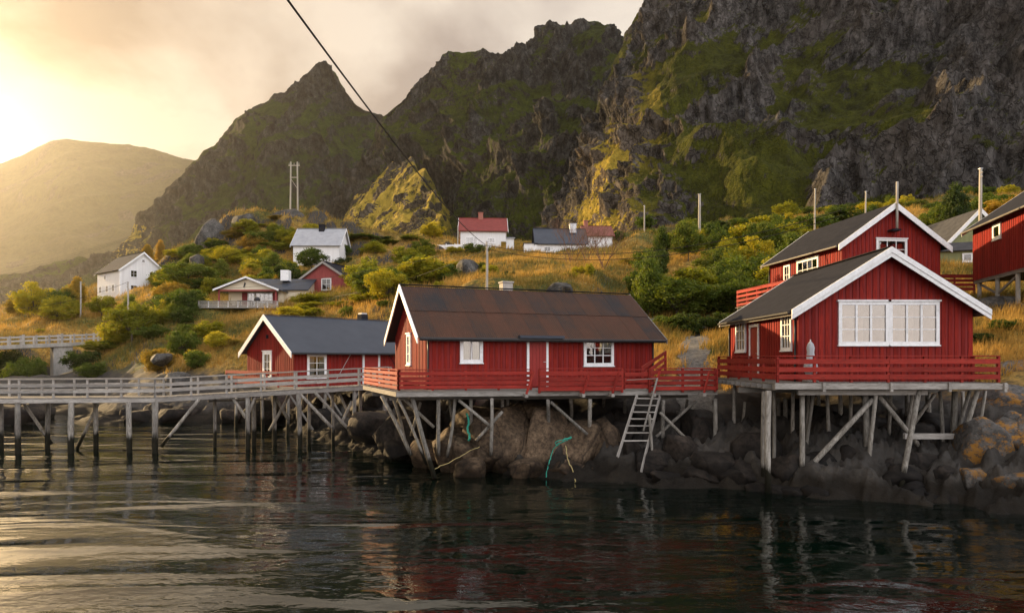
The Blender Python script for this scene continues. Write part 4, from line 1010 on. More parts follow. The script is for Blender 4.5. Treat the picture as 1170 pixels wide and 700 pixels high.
def right_deck():
    z = 3.70; X0, X1, Y0 = 8.82, 16.35, 22.9
    g = thing('right_deck', 'red railed timber deck on tall piles under the seafront cabin', 'deck', (X0, Y0, z))
    Lx = X1-X0; D = 6.6
    n = 52
    for k in range(n):
        x = 0.07+k*0.145
        box('plank', g, (x, (1.42 if x > 1.5 else D)/2, -0.02), (0.138, 1.42 if x > 1.5 else D, 0.04), WOOD)
    bar('edge_beam', g, (-0.02, -0.03, -0.12), (Lx+0.25, -0.03, -0.12), 0.08, 0.19, WOODP, 0.006)
    bar('edge_beam', g, (0.9, 0.35, -0.33), (5.3, 0.35, -0.33), 0.16, 0.18, WOODP, 0.006); bar('edge_beam', g, (-0.3, 2.8, -0.36), (7.2, 2.8, -0.36), 0.14, 0.2, WOOD)
    bar('edge_beam', g, (0.06, 0.05, -0.15), (0.06, 3.0, -0.15), 0.08, 0.2, WOODP, 0.006); bar('edge_beam', g, (0.06, 3.02, -0.15), (0.06, D, -0.15), 0.08, 0.2, WOODP, 0.006)
    bar('edge_beam', g, (0.9, 5.4, -0.36), (7.3, 5.4, -0.36), 0.14, 0.2, WOOD)
    for k in range(12): bar('joist', g, (-0.30, 0.35+k*0.55, -0.12), (Lx-0.1, 0.35+k*0.55, -0.12), 0.08, 0.14, WOOD)
    for x in (1.6, 3.85, 5.8, 7.65): box('beam_end', g, (x, -0.09, -0.14), (0.09, 0.10, 0.30), WOODP)
    H = 0.90
    railing(g, [(0.12, D, 0), (0.12, 0.08, 0)], H, (0.20, 0.45, 0.72), 0.175, REDRAIL, REDRAIL, 1.35)
    railing(g, [(0.12, 0.08, 0), (Lx+0.02, 0.08, 0)], H, (0.20, 0.45, 0.72), 0.165, REDRAIL, REDRAIL, 1.25)
    railing(g, [(Lx+0.02, 0.08, 0), (Lx+0.02, 1.35, 0)], H, (0.20, 0.45, 0.72), 0.165, REDRAIL, REDRAIL, 1.25)
    o = Vector((X0, Y0, z))
    for a, b, c, d, e, f, r in [(878, 446, 23.1, 878, 566, 23.0, .13), (873, 447, 23.8, 873, 556, 23.8, .11), (839, 440, 27.6, 839, 526, 27.2, .09), (851, 459, 28.2, 844, 510, 28.6, .07), (889, 455, 28.4, 889, 516, 28.9, .10), (897, 455, 28.0, 897, 517, 28.5, .11), (906, 446, 26.0, 906, 532, 26.0, .09),
            (916.5, 446, 23.6, 917, 560, 23.4, .11), (929.5, 447, 24.4, 918, 534, 24.6, .08), (988.5, 447, 23.6, 990, 556, 23.7, .13), (1001.5, 446, 23.3, 991, 549, 23.5, .09), (1044, 446, 24.2, 1027, 532, 24.6, .09), (1050, 446, 23.2, 1027, 572, 22.5, .11),
            (1091, 447, 24.0, 1091, 536, 24.2, .13), (1108, 446, 23.8, 1087, 528, 24.2, .08), (1117, 446, 23.2, 1088, 549, 23.6, .10), (1036, 449, 26.5, 1036, 500, 27, .11), (1060, 449, 25.6, 1060, 512, 26.0, .12), (960, 449, 27, 960, 508, 27.6, .10), (935, 450, 29, 935, 492, 30, .10), (884, 447, 24.5, 884, 548, 24.6, .08), (924, 447, 25.6, 922, 528, 26, .07), (945, 447, 24.6, 950, 540, 24.8, .08), (972, 447, 25.4, 970, 530, 25.8, .08), (1018, 447, 25, 1016, 530, 25.4, .08), (1074, 447, 24.4, 1078, 535, 24.6, .08), (1100, 447, 25.4, 1102, 512, 25.6, .08), (1126, 446, 23.6, 1110, 530, 23.9, .07)]:
        pole('pile', g, W(d, e, f)-o, W(a, b, c)-o, r*0.84, r*0.76, PILE, bend=0.03)
    for a, b, c, d, e, f, r in [(997, 456, 23.4, 922, 537, 23.5, .095), (1004, 452, 23.6, 1076, 541, 24.0, .085), (1008, 449, 25, 1024, 468, 25, .06), (1068, 450, 25.2, 1044, 484, 25.4, .07)]:
        pole('brace', g, W(d, e, f)-o, W(a, b, c)-o, r, r*0.9, PILE)
    bar('cross_beam', g, W(1033, 498, 23.5)-o, W(1097, 498, 23.9)-o, 0.10, 0.19, WOODP)
right_deck()

def parasol():
    o = Vector((11.05, 24.0-0.15, 3.70))
    h = thing('folded_parasol', 'folded grey garden parasol standing on the right deck by the wall', 'parasol', W(926, 407, 23.7)*0+Vector(((926-585)/FOC*23.75, 23.75, 3.70)))
    seg = 14; prof = [(0.0, 0.02), (0.02, 0.10), (0.30, 0.215), (0.5, 0.18), (0.62, 0.125), (0.9, 0.10), (1.05, 0.115), (1.18, 0.085), (1.26, 0.03)]
    vs, fs = [], []
    for k, (z, r) in enumerate(prof):
        for j in range(seg):
            an = 2*math.pi*j/seg; rr = r*(1+(0.22 if j % 2 else -0.12))
            vs.append((rr*math.cos(an), rr*math.sin(an), z+0.14))
    for k in range(len(prof)-1):
        for j in range(seg): fs.append((k*seg+j, k*seg+(j+1) % seg, (k+1)*seg+(j+1) % seg, (k+1)*seg+j))
    link('canopy', mesh_from('canopy', vs, fs, CANVAS, True), h)
    pole('pole', h, (0, 0, 0.03), (0, 0, 1.48), 0.022, 0.02, METAL); box('base', h, (0, 0, 0.035), (0.42, 0.42, 0.06), CONCRETE, bev=0.02)
parasol()

def ladder():
    h = thing('wooden_ladder', 'weathered grey wooden ladder leaning from the middle deck to the rocks', 'ladder', (0, 0, 0))
    a0, a1 = W(728, 451, 26.6), W(705.5, 522, 25.4)
    b0, b1 = W(754, 452, 26.7), W(729, 553, 25.2)
    pole_a = bar('stringer', h, a0, a1, 0.05, 0.13, WOODP, 0.006); pole_b = bar('stringer', h, b0, b1, 0.05, 0.13, WOODP, 0.006)
    for v in (455, 463, 471, 479, 487, 495, 504):
        s = (v-451)/(522-451); s2 = (v+0.5-452)/(553-452)
        bar('rung', h, a0.lerp(a1, s), b0.lerp(b1, s2), 0.10, 0.045, WOODP, 0.006)
    pole('handrail', h, W(751, 432, 26.5), W(735, 492, 25.4), 0.04, 0.04, WOOD)
    pole('handrail_post', h, W(742, 473, 25.8), W(746, 528, 25.9), 0.055, 0.05, PILE)
    bar('handrail_bracket', h, W(716, 434, 26.6), W(752, 432, 26.5), 0.025, 0.03, WOOD)
ladder()

# ------------------------------------------------------------------ boardwalk
def boardwalk():
    P = [Vector((-36.0, 31.8, 2.60)), Vector((-17.15, 32.8, 2.66)), Vector((-6.3, 35.6, 3.20))]
    g = thing('grey_boardwalk', 'long grey railed boardwalk on piles curving in from the left edge', 'boardwalk', (0, 0, 0))
    Wd = 1.7
    for i, (a, b) in enumerate(zip(P[:-1], P[1:])):
        d = b-a; n = int(d.length/0.19); x = d.normalized(); side = Vector((-x.y, x.x, 0)).normalized()
        for k in range(n):
            q = a+d*((k+.5)/n)
            if i == 0 and q.x < -33: continue
            bar('plank', g, q-side*0.06+Vector((0, 0, -0.02)), q+side*(Wd+0.06)+Vector((0, 0, -0.02)), 0.175, 0.04, WOOD)
        for s in (0.0, Wd):
            bar('edge_beam', g, a+side*s+Vector((0, 0, -0.14)), b+side*s+Vector((0, 0, -0.14)), 0.10, 0.20, WOODP, 0.006)
            off = Vector(side*s)
            railing(g, [a+off, b+off], 0.88, (0.30, 0.58), 0.13, WOODP, WOODP, 1.55, outside=1 if s == 0 else -1, below=0.22)
    def P_on(u, back=0.0):
        best = None
        for a, b in zip(P[:-1], P[1:]):
            for s in np.linspace(0, 1, 200):
                q = a.lerp(b, s); side = Vector((-(b-a).y, (b-a).x, 0)).normalized(); q = q+side*back
                e = abs(585+FOC*q.x/q.y-u)
                if best is None or e < best[0]: best = (e, q)
        return best[1]
    for u, bk, r in [(-60, 0, .13), (20, 0, .13), (82, 0, .14), (146, 0, .13), (175, 0.1, .12), (178.5, -0.1, .14), (55, 1.7, .12), (110, 1.7, .12), (2, 1.7, .11), (245, 1.5, .09), (283, 0.1, .12), (290, 1.6, .12), (314, 1.7, .11), (341, 0.0, .13), (353, 1.6, .10), (379, 1.0, .09), (405, 0.1, .11), (412, 1.6, .1), (440, 1.0, .12)]:
        q = P_on(u, bk)
        pole('pile', g, (q.x+rnd.uniform(-.08, .08), q.y, max(-1.8, gz(q.x, q.y)-0.5)), (q.x, q.y, q.z-0.2), r, r*0.93, PILE, bend=0.04)
    for u0, v0, b0, u1, v1, b1 in [(26, 459, 1.7, 59, 507, 1.7), (112, 461, 1.7, 88, 512, 1.8), (228, 455, 0, 184, 510, -0.1), (265, 453, 0.2, 281, 477, 0.2), (293, 450, 0.2, 282, 476, 0.2), (312, 449, 1.6, 330, 480, 1.6), (342, 449, 0, 379, 488, 0), (359, 447, 0, 401, 493, 0), (388, 450, 1.0, 400, 476, 1.0), (402, 458, 0.5, 390, 484, 0.5), (330, 452, 1.5, 308, 492, 1.5)]:
        p, q = P_on(u0, b0), P_on(u1, b1)
        pole('brace', g, W(u1, v1, q.y), W(u0, v0, p.y), .085, .075, PILE)
    # lower tie boards between the piles of the inner part
    bar('tie_board', g, W(238, 458, 34.6), W(300, 456, 36.0), 0.05, 0.1, WOOD)
boardwalk()

# ------------------------------------------------------------------ concrete bridge at the left edge
def concrete_bridge():
    g = thing('concrete_bridge', 'small concrete road bridge with white railing at the left edge', 'bridge', (0, 0, 0))
    a, b = Vector(XY(-70, 72)+(5.75,)), Vector(XY(126, 82)+(6.75,))
    d = (b-a); side = Vector((-d.y, d.x, 0)).normalized()
    bar('slab', g, a+side*1.8-Vector((0, 0, 0.3)), b+side*1.8-Vector((0, 0, 0.3)), 3.8, 0.45, CONCRETE, 0.03)
    for s in (0.15, 3.45):
        o = side*s
        n = 13
        for k in range(n+1):
            q = a.lerp(b, k/n)+o; big = k % 3 == 0
            box('post', g, q+Vector((0, 0, 0.45)), (0.22 if big else 0.14, 0.2, 1.15 if big else 0.95), WOODP, bev=0.01)
        for zc in (0.35, 0.78): bar('rail', g, a+o+Vector((0, 0, zc)), b+o+Vector((0, 0, zc)), 0.08, 0.14, WOODP)
    q = a.lerp(b, 0.70)
    Mq = Matrix.Translation(q+side*1.8) @ Matrix.Rotation(math.atan2(d.y, d.x), 4, 'Z')
    box('pier', g, (0, 0, -2.9), (1.9, 3.4, 5.0), CONCRETE, Mq, bev=0.04)
concrete_bridge()

# ------------------------------------------------------------------ village houses up the slope
def cottage(name, label, u, v, Y, rz, L, Wd, hw, rise, wall, roof, wins, corner=(0, 0), chim=None, verge_m=None, skirt=3.0, cat='house', pane=None):
    o = W(u, v, Y); c, s = math.cos(R(rz)), math.sin(R(rz))
    loc = (o.x-(corner[0]*c-corner[1]*s), o.y-(corner[0]*s+corner[1]*c), o.z)
    h = thing(name, label, cat, loc, R(rz))
    F = frames(L, Wd); core(h, L, Wd, hw, rise, wall, z0=-skirt)
    for s in (0, 1): roof_slab('roof', h, L, -0.35, L+0.35, Wd, hw, rise, 0.4, roof, s, 0.12)
    vm = verge_m or WHITE
    verge(h, -0.39, Wd, hw, rise, 0.4, vm, 0.26, th=0.06, lift=0.12); verge(h, L+0.39, Wd, hw, rise, 0.4, vm, 0.26, th=0.06, lift=0.12)
    bar('ridge_cap', h, (-0.35, Wd/2, hw+rise+0.16), (L+0.35, Wd/2, hw+rise+0.16), 0.3, 0.05, roof)
    box('foundation', h, (L/2, Wd/2, -skirt/2+0.02), (L+0.08, Wd+0.08, skirt-0.3), CONCRETE)
    for (f, a0, a1, z0, z1, nx, ny) in wins: window(h, F[f], a0, a1, z0, z1, nx, ny, pane or PANEDARK, 0.12)
    for (x, y, w, ht, m) in (chim or []):
        k = box('chimney', h, (x, y, hw+rise+ht/2-0.5), (w, w, ht+0.6), m); box('chimney_cap', k, (0, 0, ht/2+0.33), (w+0.15, w+0.15, 0.1), m)
    return h, F
# white house on the left with the grey roof
h, F = cottage('white_gabled_house', 'white two storey house with pale slate roof on the left slope', 137.5, 338, 118, -38, 9.6, 7.6, 4.7, 3.2, WHITEWALL, ROOFSLATE,
    [('front', 0.8, 1.9, 0.9, 2.2, 2, 2), ('front', 3.6, 4.7, 0.9, 2.2, 2, 2), ('front', 6.2, 7.3, 0.9, 2.2, 2, 2), ('front', 2.9, 3.8, 3.2, 4.1, 2, 1),
     ('gable1', 1.6, 2.8, 3.4, 4.7, 2, 2), ('gable1', 4.8, 6.0, 3.4, 4.7, 2, 2), ('gable1', 1.6, 2.8, 0.8, 2.1, 2, 2), ('gable1', 4.8, 6.0, 0.8, 2.1, 2, 2), ('gable1', 3.45, 4.15, 6.1, 6.8, 1, 1)], corner=(9.6, 0))
box('corner_board', h, (9.6, 0, 2.2), (0.3, 0.3, 4.5), WHITE)
# white house with the light roof below the pylon
cottage('grey_roofed_house', 'white house with light grey tiled roof below the twin pole pylon', 335, 306, 113, 0, 7.6, 7, 3.9, 3.1, WHITEWALL, ROOFGREY,
    [('front', 1.0, 2.1, 0.9, 2.1, 2, 2), ('front', 5.2, 6.3, 0.9, 2.1, 2, 2)], chim=[(3.9, 3.2, 0.9, 0.9, ROOFDARK)])
# faded red shed-like house
cottage('faded_red_house', 'faded red gabled house below the grey roofed white house', 395, 340, 85, 74, 5.5, 6.1, 2.6, 1.9, REDOLD, ROOFDARK,
    [('gable0', 2.7, 4.1, 1.0, 2.5, 2, 2)], verge_m=WOODP)
# cream cabin with porch gable
def cream_cabin():
    o = W(247, 349, 80)
    h = thing('cream_cabin', 'cream cabin with low porch gable and dark red shutters on the slope', 'cabin', (o.x+7.1, o.y, o.z), R(90))
    Wd, L, hw, rise = 6.9, 2.5, 1.9, 1.35
    F = frames(L, Wd)
    core(h, L+1.5, Wd-0.6, hw, rise, CREAM, z0=-2.5, x0=1.6)
    for s in (0, 1): roof_slab('porch_roof', h, L, -0.5, L+1.0, Wd, hw, rise, 0.35, ROOFBLUE, s, 0.10)
    verge(h, -0.53, Wd, hw, rise, 0.35, WHITE, 0.2, th=0.06, lift=0.10)
    pr = prism('gable_panel', h, [(0.1, hw-0.05), (Wd-0.1, hw-0.05), (Wd/2, hw+rise-0.06)], 0.06, CREAM, F['gable0'] @ Matrix.Translation((0, 0.0, 0)))
    box('porch_beam', h, (Wd/2, 0.03, hw-0.13), (Wd-0.1, 0.14, 0.18), REDOLD, F['gable0'])
    for a in (0.12, Wd-0.12): box('porch_post', h, (a, 0.05, hw/2-0.2), (0.16, 0.16, hw+0.2), REDOLD, F['gable0'])
    G = F['gable0'] @ Matrix.Translation((0, 1.56, 0))
    window(h, G, 2.9, 3.75, 0.0, 1.65, 2, 3, PANEGREY, 0.09, name='glazed_door'); window(h, G, 3.85, 5.9, 0.45, 1.65, 4, 2, PANEGREY, 0.09)
    for a in (2.55, 6.2): box('shutter', h, (a, -0.05, 0.85), (0.62, 0.06, 1.65), surf_shutter, G)
    a = prism('gable_ornament', h, [(3.0, 2.15), (3.12, 2.1), (3.3, 2.6), (3.15, 2.75)], 0.05, BLACK, F['gable0'] @ Matrix.Translation((0, -0.08, 0)))
    # main wing behind, ridge running across
    Lw, Ww, hh, rr = 7.6, 6.5, 2.2, 1.55
    Mw = Matrix.Translation((3.0, Wd-1.9, 0)) @ Matrix.Rotation(R(-90), 4, 'Z')
    for child in ('wing',):
        k = core(h, Lw, Ww, hh, rr, CREAM, z0=-2.5, name='wing_wall'); k.matrix_basis = Mw
        for s in (0, 1):
            r = roof_slab('wing_roof', h, Lw, -0.3, Lw+0.3, Ww, hh, rr, 0.35, ROOFBLUE, s, 0.1); r.matrix_basis = Mw
    c = box('chimney', h, (5.0, 0.6, 4.1), (1.0, 1.0, 1.3), WHITE)
    # veranda floor and white balustrade
    f = box('veranda', h, (-0.2, Wd/2+0.2, -0.35), (4.0, Wd+2.2, 0.18), WOODP)
    for k in range(9): box('veranda_post', h, (-2.15, -0.8+k*1.12, 0.0), (0.1, 0.1, 0.75), WHITE)
    for zc in (-0.14, 0.08, 0.30): box('veranda_rail', h, (-2.2, Wd/2+0.2, zc), (0.05, Wd+2.3, 0.13), WOODP)
    t_ = thing('garden_table', 'dark covered garden table on the cream cabin veranda', 'table', (o.x+3.8, o.y-0.9, o.z-0.26))
    box('table_top', t_, (0, 0, 0.72), (1.6, 0.9, 0.06), DARKOBJ, bev=0.01)
    for sx in (-0.7, 0.7):
        for sy in (-0.35, 0.35): box('leg', t_, (sx, sy, 0.345), (0.08, 0.08, 0.69), DARKOBJ)
    b_ = thing('barbecue_grill', 'dark round grill standing at right end of the cream cabin veranda', 'grill', (o.x+5.2, o.y-1.1, o.z-0.26))
    bm = bmesh.new(); bmesh.ops.create_uvsphere(bm, u_segments=14, v_segments=8, radius=0.36); bmesh.ops.scale(bm, vec=(1, 1, 0.85), verts=bm.verts)
    me = bpy.data.meshes.new('bowl'); bm.to_mesh(me); bm.free(); me.materials.append(DARKOBJ); link('bowl', me, b_, Matrix.Translation((0, 0, 0.85)))
    for k in range(3): pole('leg', b_, (0.32*math.cos(k*2.1), 0.32*math.sin(k*2.1), 0), (0.12*math.cos(k*2.1), 0.12*math.sin(k*2.1), 0.65), 0.02, 0.02, DARKOBJ)
surf_shutter = surf('dark_red_shutter', (0.16, 0.015, 0.015), (0.2, 0.02, 0.02), 3.0, 0.6)
cream_cabin()
# white house with the red roof on the ridge
h, F = cottage('red_roofed_house', 'white house with red tiled roof on the ridge', 526, 288, 120, 3, 8.0, 7, 3.9, 2.7, WHITEWALL, ROOFRED,
    [('front', 0.9, 3.0, 1.3, 2.7, 3, 1), ('front', 4.7, 6.1, 1.6, 2.6, 2, 1)], chim=[(3.6, 3.4, 0.85, 1.2, BRICKRED)], pane=PANEGREY)
box('annex_wall', h, (8.5, 2.4, 0.6), (1.9, 3.4, 4.0), WHITEWALL); box('annex_roof', h, (8.55, 2.3, 2.68), (2.2, 3.8, 0.14), ROOFGREY)
box('door', h, (7.6, -0.06, 0.9), (0.9, 0.06, 2.0), LEAFO); 
g = thing('white_garden_wall', 'low white garden wall left of the red roofed house', 'wall', W(480, 287, 118))
for k in range(5): box('wall_panel', g, (0.75+k*1.5, 0, 0.1+0.06*k), (1.46, 0.16, 1.7), WHITEWALL)
for k in range(6): box('wall_post', g, (k*1.5, 0, 0.15+0.06*k), (0.10, 0.24, 1.9), WHITE)
# dark roofed house and its brown neighbour
h, F = cottage('black_roofed_house', 'long white house with black roof right of the red roofed house', 613, 291, 114, 2, 8.3, 7, 2.0, 2.9, WHITEWALL, ROOFBLUE, [('front', 1.2, 2.4, 0.5, 1.4, 2, 1), ('front', 5.0, 6.4, 0.5, 1.4, 2, 1)],
    chim=[(6.4, 2.6, 1.1, 0.9, METAL)], verge_m=ROOFDARK)
box('low_extension', h, (-1.0, 1.2, 0.2), (2.2, 3.0, 3.2), WHITEWALL); box('extension_roof', h, (-1.0, 1.2, 1.86), (2.4, 3.3, 0.12), ROOFSLATE)
cottage('brown_roofed_house', 'white house with brown red roof beside the bare shrubs', 669, 287, 119, 2, 4.7, 6.5, 2.8, 2.1, WHITEWALL, ROOFRUSTRED, [('front', 1.0, 2.0, 1.0, 2.0, 2, 1)], chim=[(0.5, 3.2, 0.7, 1.2, BRICKRED)], verge_m=ROOFRUSTRED)

# ------------------------------------------------------------------ poles and cables
def util_pole(u, v0, v1, Y, label, r=0.11, arm=False, name='utility_pole'):
    p, q = W(u, v0, Y), W(u, v1, Y); zb = gz(p.x, p.y)
    h = thing(name, label, 'pole', (p.x, p.y, min(zb, p.z)-0.3), 0, 'wooden utility poles')
    H = q.z-min(zb, p.z)+0.3
    pole('shaft', h, (0, 0, 0), (0.03, 0, H), r, r*0.8, POLEM, bend=0.02)
    box('pole_cap', h, (0.03, 0, H+0.02), (r*1.7, r*1.7, 0.04), METAL)
    for k in (0.3, 0.6): pole('insulator', h, (0.0, -r, H-k), (0.0, -r-0.14, H-k), 0.04, 0.03, CONCRETE)
    if arm: bar('crossarm', h, (-0.7, -r, H-0.45), (0.7, -r, H-0.45), 0.09, 0.11, POLEM)
    return Vector((p.x, p.y, q.z))
P1 = util_pole(556, 333, 276, 54, 'thin pale pole just behind the rusty roof')
P2 = util_pole(736, 276, 235, 118, 'thin pole right of the bare shrubs on the ridge', 0.13)
P3 = util_pole(799, 262, 222, 105, 'thick grey pole on the slope above the thicket', 0.22)
P4 = util_pole(931, 262, 216, 85, 'thin pole just left of the upper red house roof')
P5 = util_pole(989, 250, 219, 80, 'short pole behind the upper red house roof', 0.1)
P6 = util_pole(1120, 250, 193, 50, 'tall sunlit pole beside the stilted red house', 0.13)
P7 = util_pole(92, 368, 322, 95, 'small grey pole left of the white gabled house')
P8 = util_pole(146, 345, 322, 84, 'small grey pole in front of the white gabled house')
P9 = util_pole(364, 0, 0, 1, '', 0.1) if False else None
P10 = util_pole(523, 287, 258, 119, 'thin pole at the left corner of the red roofed house')
def pylon():
    b = W(336, 252, 132); zb = gz(b.x, b.y); top = W(336, 185, 132).z
    h = thing('twin_pole_pylon', 'twin pole power pylon on the rock knoll above the grey roofed house', 'pylon', (b.x, b.y, zb-0.3))
    H = top-zb+0.3
    for x in (-0.62, 0.62): pole('pole', h, (x*1.2, 0, 0), (x, 0, H), 0.17, 0.13, POLEM)
    bar('crossarm', h, (-1.1, 0, H-0.7), (1.1, 0, H-0.7), 0.14, 0.16, POLEM); bar('crossarm', h, (-0.8, 0, H-3.0), (0.8, 0, H-3.0), 0.12, 0.14, POLEM)
    for x in (-0.95, 0, 0.95): pole('insulator', h, (x, 0, H-0.62), (x, 0, H-0.2), 0.07, 0.05, CONCRETE)
    bar('diagonal_brace', h, (-0.66, 0.02, H-3.2), (0.66, 0.02, H-5.2), 0.08, 0.08, POLEM)
    return Vector((b.x, b.y, top))
PY = pylon()
def cable(label, a, b, sag, r, n=40):
    a, b = Vector(a), Vector(b)
    pts = [a.lerp(b, k/n)-Vector((0, 0, sag*4*(k/n)*(1-k/n))) for k in range(n+1)]
    tag(link('overhead_cable', tube_data(pts, r, CABLE, 6)), label, 'cable', 'overhead cables')
top1 = P1-Vector((0, -0.0, 0.3))
cable('thick black cable crossing the sky from the top edge down to the thin pole', (-3.75, 9.5, 10.35), top1, 0.55, 0.021)
cable('upper black cable running right from the thin pole past the hillside', top1, W(962, 240, 40), 1.5, 0.022)
cable('lower black cable running right from the thin pole past the hillside', top1-Vector((0, 0, 0.3)), W(962, 246, 40), 1.6, 0.022)
cable('upper black cable running left from the thin pole', top1, W(250, 330, 76), 0.6, 0.018)
cable('lower black cable running left from the thin pole', top1-Vector((0, 0, 0.3)), W(345, 342, 80), 0.9, 0.018)
for k, lb in enumerate(('left', 'middle', 'right')):
    cable('thin high line from the pylon to the right, %s wire' % lb, PY+Vector((-0.95+0.95*k, 0, -0.2)), W(735, 223-3*k, 150), 3.0, 0.02)
    cable('thin high line right of the ridge houses, %s wire' % lb, W(735, 223-3*k, 150), W(1190, 236-5*k, 120), 3.0, 0.02)
    cable('thin high line from the pylon down to the left, %s wire' % lb, PY+Vector((-0.95+0.95*k, 0, -0.2)), W(-30, 318-4*k, 190), 4.0, 0.026)
cable('slack line across the white gabled house', W(-10, 352, 90), P8, 1.0, 0.02)

# ------------------------------------------------------------------ gravel path between the cabins
def gravel_path():
    m, t, b, o = new_mat('path_gravel')
    g = nd(t, 'ShaderNodeNewGeometry'); f = noise(t, g.outputs['Position'], 6.0, 6.0, 0.7)
    t.links.new(ramp(t, f, [(0.35, (0.05, 0.047, 0.04)), (0.65, (0.16, 0.15, 0.13))]), b.inputs['Base Color']); b.inputs['Roughness'].default_value = 0.95
    bumpn(t, b, f, 0.7, 0.05)
    cl = [(8.0, 29.5), (8.6, 32), (9.3, 35), (10.4, 39), (11.6, 43), (13.0, 46.2)]
    vs = []
    n = 60
    for k in range(n):
        s = k/(n-1)*(len(cl)-1); i = min(int(s), len(cl)-2); q = s-i
        x, y = cl[i][0]*(1-q)+cl[i+1][0]*q, cl[i][1]*(1-q)+cl[i+1][1]*q
        for j in range(12):
            w = -0.75+1.5*j/11
            vs.append((x+w*(1+0.15*math.sin(k*0.9+j)), y-0.3*w, 0))
    vs = np.array(vs); vs[:, 2] = ground_z(vs[:, 0], vs[:, 1])+0.05
    struct('gravel_path', mesh_from('gravel_path', vs, grid_faces(n, 12), m, True), 'stony path between the two cabins')
    # far road edge above it
    vs = []
    for k in range(40):
        u = 735+k*4.2
        for Y in (46.5, 49.0): vs.append(((u-585)/FOC*Y, Y, 0))
    vs = np.array(vs); zr = ground_z(vs[:, 0], vs[:, 1]); vs[:, 2] = zr+0.10
    struct('road', mesh_from('road', vs, grid_faces(40, 2), m, True), 'narrow gravel road behind the cabins')
gravel_path()

# ------------------------------------------------------------------ boulders along the shore
def boulder_mesh(seed, flat=0.35, sub=4):
    bm = bmesh.new(); bmesh.ops.create_icosphere(bm, subdivisions=sub, radius=1.0)
    co = np.array([v.co[:] for v in bm.verts]); fc = np.array([[v.index for v in f.verts] for f in bm.faces]); bm.free()
    r = np.random.default_rng(seed)
    # cut by random planes so it reads as split granite, then roughen
    for k in range(20):
        n = r.normal(size=3); n[2] *= 0.7; n /= np.linalg.norm(n); d = r.uniform(0.58, 0.9)
        h = co @ n; over = np.clip(h-d, 0, None)
        co = co-n[None]*(over*0.97)[:, None]
    nr = co/np.linalg.norm(co, axis=1)[:, None]
    co = co*(1+0.08*fbm(co*1.3+seed*3.1, 2))[:, None]+nr*(0.03*ridged(co*3.2+seed, 4))[:, None]
    return co, fc
BM = [boulder_mesh(k) for k in range(9)]
_bmesh = {}
def boulder(u, v, Y, rx, ry, rz, mat, label, kind=None, rot=None, name='boulder', group='boulders along the shore', z=None):
    k = rnd.randrange(9) if kind is None else kind
    key = (k, mat.name)
    if key not in _bmesh: _bmesh[key] = mesh_from('boulder', BM[k][0], BM[k][1], mat, True)
    p = W(u, v, Y) if z is None else Vector(XY(u, Y)+(z,))
    o = link(name, _bmesh[key]); o.location = p; o.scale = (rx, ry, rz)
    o.rotation_euler = (rnd.uniform(-.15, .15), rnd.uniform(-.15, .15), rnd.uniform(0, 6.28) if rot is None else rot)
    tag(o, label, 'rock', group)
    return o
SL = 'smooth cracked granite block in the tan outcrop below the rusty roofed cabin'
for u, v, Y, a, b, c, k in [(520, 516, 27.6, 1.25, 1.2, 1.25, 0), (553, 511, 27.6, 1.15, 1.3, 1.45, 1), (588, 510, 27.8, 1.2, 1.4, 1.7, 2), (624, 510, 27.8, 1.3, 1.4, 1.75, 3), (660, 512, 27.8, 1.35, 1.4, 1.7, 4), (690, 518, 27.6, 1.0, 1.2, 1.4, 5), (545, 484, 30.2, 1.6, 1.4, 0.9, 6), (600, 478, 30.6, 1.8, 1.4, 0.9, 7), (490, 522, 28.8, 1.0, 1.0, 0.9, 8), (540, 537, 26.3, .8, .6, .5, 2), (600, 536, 26.2, .9, .6, .55, 4), (650, 538, 26.1, 1.0, .6, .5, 6)]:
    boulder(u, v, Y, a, b, c, ROCKTAN, SL, k, rot=rnd.uniform(-.3, .3), group='granite outcrop blocks')
for u, v, Y, a, b, c in [(430, 488, 34, 1.5, 1.3, 1.2), (447, 500, 31.6, 1.2, 1.2, 1.1), (470, 496, 31, 1.1, 1.0, 1.2), (455, 515, 30.4, .9, .8, .5), (424, 470, 38, 1.6, 1.4, 1.3), (480, 478, 33, 1.6, 1.4, 1.5), (520, 470, 34, 1.6, 1.3, 1.4), (435, 460, 38, 1.3, 1.1, 1.0)]:
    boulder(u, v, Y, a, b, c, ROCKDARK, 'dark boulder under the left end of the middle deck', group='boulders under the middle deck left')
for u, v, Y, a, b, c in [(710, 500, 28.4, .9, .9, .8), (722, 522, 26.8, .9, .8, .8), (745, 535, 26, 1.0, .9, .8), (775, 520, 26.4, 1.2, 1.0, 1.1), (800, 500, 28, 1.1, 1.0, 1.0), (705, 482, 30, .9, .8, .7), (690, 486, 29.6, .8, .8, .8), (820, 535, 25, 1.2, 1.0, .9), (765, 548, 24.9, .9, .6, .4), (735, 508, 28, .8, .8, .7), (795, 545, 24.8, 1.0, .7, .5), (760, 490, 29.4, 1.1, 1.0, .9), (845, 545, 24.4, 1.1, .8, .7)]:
    boulder(u, v, Y, a, b, c, ROCKDARK, 'dark tide stained boulder below the wooden ladder and link walkway', group='boulders near the ladder')
